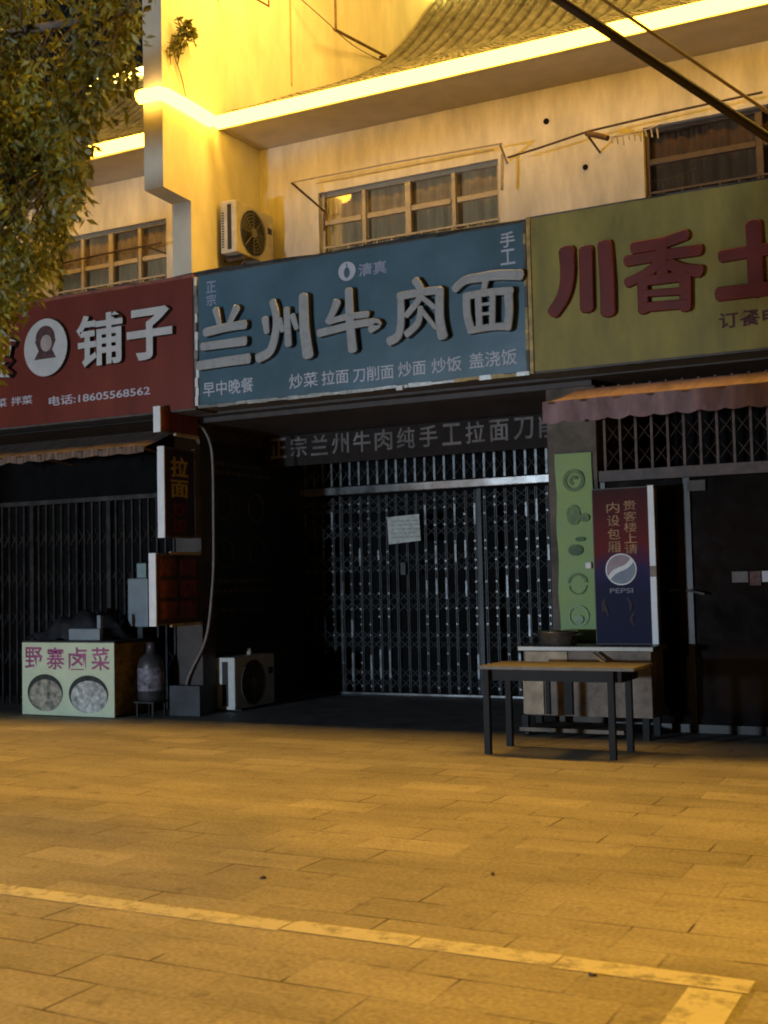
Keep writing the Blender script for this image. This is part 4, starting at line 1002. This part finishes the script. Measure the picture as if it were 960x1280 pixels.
o = r.build('rod_bracket', M['rust']); origins(o, (XF, 14.5, 9.2)); tag(o, 'bigger L shaped rod bracket with long arm reaching to the tiled roof', 'bracket', g2)
r = MB(); r.tube([(XF + .012, 13.62, 10.2), (XF + .012, 13.63, 8.2)], .012, 6); o = r.build('wall_cable', mat('yellowed cable', (.36, .29, .15), .6)); origins(o, (XF, 13.62, 9)); tag(o, 'thin cable running straight down the yellow flank wall', 'cable')
r = MB(); r.tube(spline([(XF + .05, 13.5, 9.5), (XF + .3, 14.0, 9.22), (XF + .28, 14.9, 9.2), (XF + .1, 16.2, 9.5)]), .007, 5); o = r.build('wall_cable', M['cable']); origins(o, (XF, 13.5, 9.5)); tag(o, 'loose black wire sagging under the L shaped rod bracket', 'cable')

# dry plant growing from the wall edge
pl = thing('wall_plant', 'withered creeper clinging to the corner of the fire wall above the light tube', 'plant', (XF, 11.15, 7.6))
st = MB(); lf = MB()
for q in range(6):
    y0 = 10.95 + random.uniform(-.08, .15); z0 = 7.55 + random.uniform(-.1, .1)
    P = spline([(XF + .02, y0, z0), (XF + .06, y0 + random.uniform(-.1, .15), z0 + .22), (XF + .12, y0 + random.uniform(0, .25), z0 + .42), (XF + .10, y0 + random.uniform(0.05, .3), z0 + .35 + random.uniform(-.2, .2))])
    st.tube(P, .006, 5)
    for p in P[3:]:
        for w in range(3):
            a = random.uniform(0, 6.28); d = Vector((math.cos(a) * .6, math.sin(a), random.uniform(-1, .4))).normalized() * random.uniform(.05, .09); s_ = d.cross(Vector((.3, .5, 1))).normalized() * .02
            lf.add([p, p + d * .5 + s_, p + d, p + d * .5 - s_], [(0, 1, 2, 3)])
st.tube(spline([(XF + .02, 11.0, 7.6), (XF + .03, 11.12, 7.4), (XF + .04, 11.2, 7.15)]), .007, 5)
st.build('stem', M['bark'], pl); lf.build('foliage', M['leaf'], pl, fix=False)

# ------------------------------------------------------------ overhead cables
def cable(a, b, ext0, ext1, r, m, label):
    a = Vector(a); b = Vector(b); d = b - a
    P = []
    for i in range(41):
        t = -ext0 + (1 + ext0 + ext1) * i / 40
        P.append(a + d * t + Vector((0, 0, -.10 * math.sin(math.pi * min(max(t, 0), 1)) * .0 )))
    o = MB().tube(P, r, 8).build('overhead_cable', m, smooth=True); origins(o, a); return tag(o, label, 'cable', 'cables crossing in front of the roof')
cable((-2.424, 7.451, 5.3), (-1.346, 8.794, 4.6), 1.0, 1.6, .034, M['cable'], 'thick black cable slanting across the right eaves')
cable((-2.14, 7.497, 5.25), (-1.263, 8.297, 4.6), 1.0, 1.6, .012, M['cable_thin'], 'thin yellowish cable right of the thick black one')

# ------------------------------------------------------------ tree
tree = thing('street_tree', 'leafy street tree hanging its olive branches into the top left corner', 'tree', (-11.0, 4.2, 0))
tk = MB(); tk.tube(spline([(-11.0, 4.2, -.05), (-10.98, 4.2, 1.0), (-11.0, 4.22, 2.4), (-10.7, 4.2, 3.5), (-10.1, 4.2, 4.3)]), [.20 - .09 * i / 20 for i in range(21)], 12)
tk.build('trunk', M['bark'], tree, smooth=True)
limbs = [[(-10.1, 4.2, 4.3), (-7.5, 4.2, 4.45), (-5.4, 4.2, 4.3), (-4.2, 4.17, 4.15), (-3.35, 4.14, 4.05)],
         [(-10.1, 4.2, 4.3), (-7.8, 4.15, 4.9), (-5.4, 4.14, 4.75), (-3.55, 4.14, 4.47)],
         [(-10.7, 4.2, 3.5), (-7.6, 4.25, 4.05), (-5.6, 4.22, 3.95), (-4.3, 4.2, 3.65), (-3.75, 4.17, 3.46)],
         [(-10.1, 4.2, 4.3), (-9.4, 3.6, 5.2), (-8.2, 3.3, 5.8)], [(-10.1, 4.2, 4.3), (-10.3, 4.6, 5.2), (-11.2, 4.7, 5.9)],
         [(-10.1, 4.2, 4.3), (-7.4, 4.45, 4.3), (-5.2, 4.5, 4.15), (-3.7, 4.5, 3.95)]]
br = MB(); LP = []
for l in limbs:
    P = spline(l); br.tube(P, [.075 - .066 * i / (len(P) - 1) for i in range(len(P))], 7); LP += P[5:]
br.build('limbs', M['bark'], tree, smooth=True)
EDGE = [(4.68, -3.33), (4.14, -3.30), (3.78, -3.36), (3.54, -3.62), (3.09, -3.74), (3.0, -3.85), (2.85, -3.99), (2.76, -4.10), (2.6, -4.20), (2.45, -4.27), (2.38, -4.7)]
def edge_x(z):
    for (z0, x0), (z1, x1) in zip(EDGE, EDGE[1:]):
        if z1 <= z <= z0: return x0 + (x1 - x0) * (z0 - z) / (z0 - z1)
    return EDGE[0][1] if z > EDGE[0][0] else -4.6
lv = MB(); tw = MB()
def leaf(p, d, L_, W_, mi):
    s_ = d.cross(Vector((random.uniform(-1, 1), random.uniform(-1, 1), random.uniform(-.4, .4)))).normalized() * W_
    dn = Vector((0, 0, -L_ * .12))
    lv.add([p, p + d * L_ * .45 + s_, p + d * L_ + dn, p + d * L_ * .45 - s_], [(0, 1, 2), (0, 2, 3)], mi)
cnt = 0
while cnt < 1000:
    z = random.uniform(2.3, 4.75); ex = edge_x(z - .12); x = random.uniform(-8.5 if z > 4.1 else -4.8, ex)
    if x < -4.45 and random.random() < (.8 if z > 4.1 else .6): continue
    y = random.gauss(4.2, .22); f = y / 4.2
    dens = .5 + .5 * math.sin(x * 5.2 + z * 2.9) * math.sin(z * 4.4 - x * 2.2 + y * 3)
    if random.random() > .05 + 1.1 * dens: continue
    x *= f; z = 1.5 + (z - 1.5) * f
    ln = random.uniform(.14, .36); sway = Vector((random.uniform(-.35, .45), random.uniform(-.3, .3), 0))
    P = [Vector((x, y, z)) + sway * (k / 6) * ln - Vector((0, 0, 1)) * ln * ((k / 6) ** 1.25) for k in range(7)]
    if any(p.x / f > edge_x(1.5 + (p.z - 1.5) / f) + .03 for p in P): continue
    tw.tube(P, [.0025, .0025, .002, .002, .0015, .001, .001], 3, cap=False)
    mi = 1 if (random.random() < (.6 if z < 3.1 else .28)) else 0  # the lamplit colour is commoner low in the crown
    for k in range(1, 7):
        for sd in range(4):
            a = random.uniform(0, 2 * math.pi); d = Vector((math.cos(a), math.sin(a), random.uniform(-1.4, 0))).normalized()
            leaf(P[k] + Vector((random.uniform(-.02, .02), random.uniform(-.02, .02), random.uniform(-.02, .02))), d, random.uniform(.030, .074), random.uniform(.007, .014), mi)
    cnt += 1
    if cnt % 3 == 0:                                    # twig back to the nearest limb
        q = min(LP, key=lambda t: (t - P[0]).length)
        if (q - P[0]).length < .8: tw.tube([q, (q + P[0]) / 2 + Vector((0, 0, .05)), P[0]], [.006, .004, .0025], 4, cap=False)
cr = lv.build('crown', [M['leaf'], M['leaf_lamplit']], tree, fix=False)
tw.build('twigs', M['bark'], tree, fix=False)

# ------------------------------------------------------------ scraps lying on the square
for (x, y, r, s_) in ((-1.43, 4.42, .3, .010), (-2.35, 5.7, 2.0, .010), (-3.4, 5.2, .7, .011)):
    lf = MB(); n = 9; c, s0 = math.cos(r), math.sin(r)
    for zz in (.001, .007):
        for k in range(n):
            a = 2 * math.pi * k / n; u = math.cos(a) * s_ * 1.5 * random.uniform(.8, 1.2); v = math.sin(a) * s_ * random.uniform(.7, 1.2)
            lf.v.append((x + u * c - v * s0, y + u * s0 + v * c, zz + (.008 * random.random() if zz > .005 else 0)))
    lf.f = [list(range(n))[::-1], list(range(n, 2 * n))] + [[k, (k + 1) % n, n + (k + 1) % n, n + k] for k in range(n)]; lf.m = [0] * (n + 2)
    o = lf.build('fallen_leaf', mat('dry fallen leaf', (.10, .065, .03), .8, var=.3)); origins(o, (x, y, 0))
    tag(o, 'small dry dark fallen leaf lying on the paving', 'leaf', 'fallen leaves on the paving')
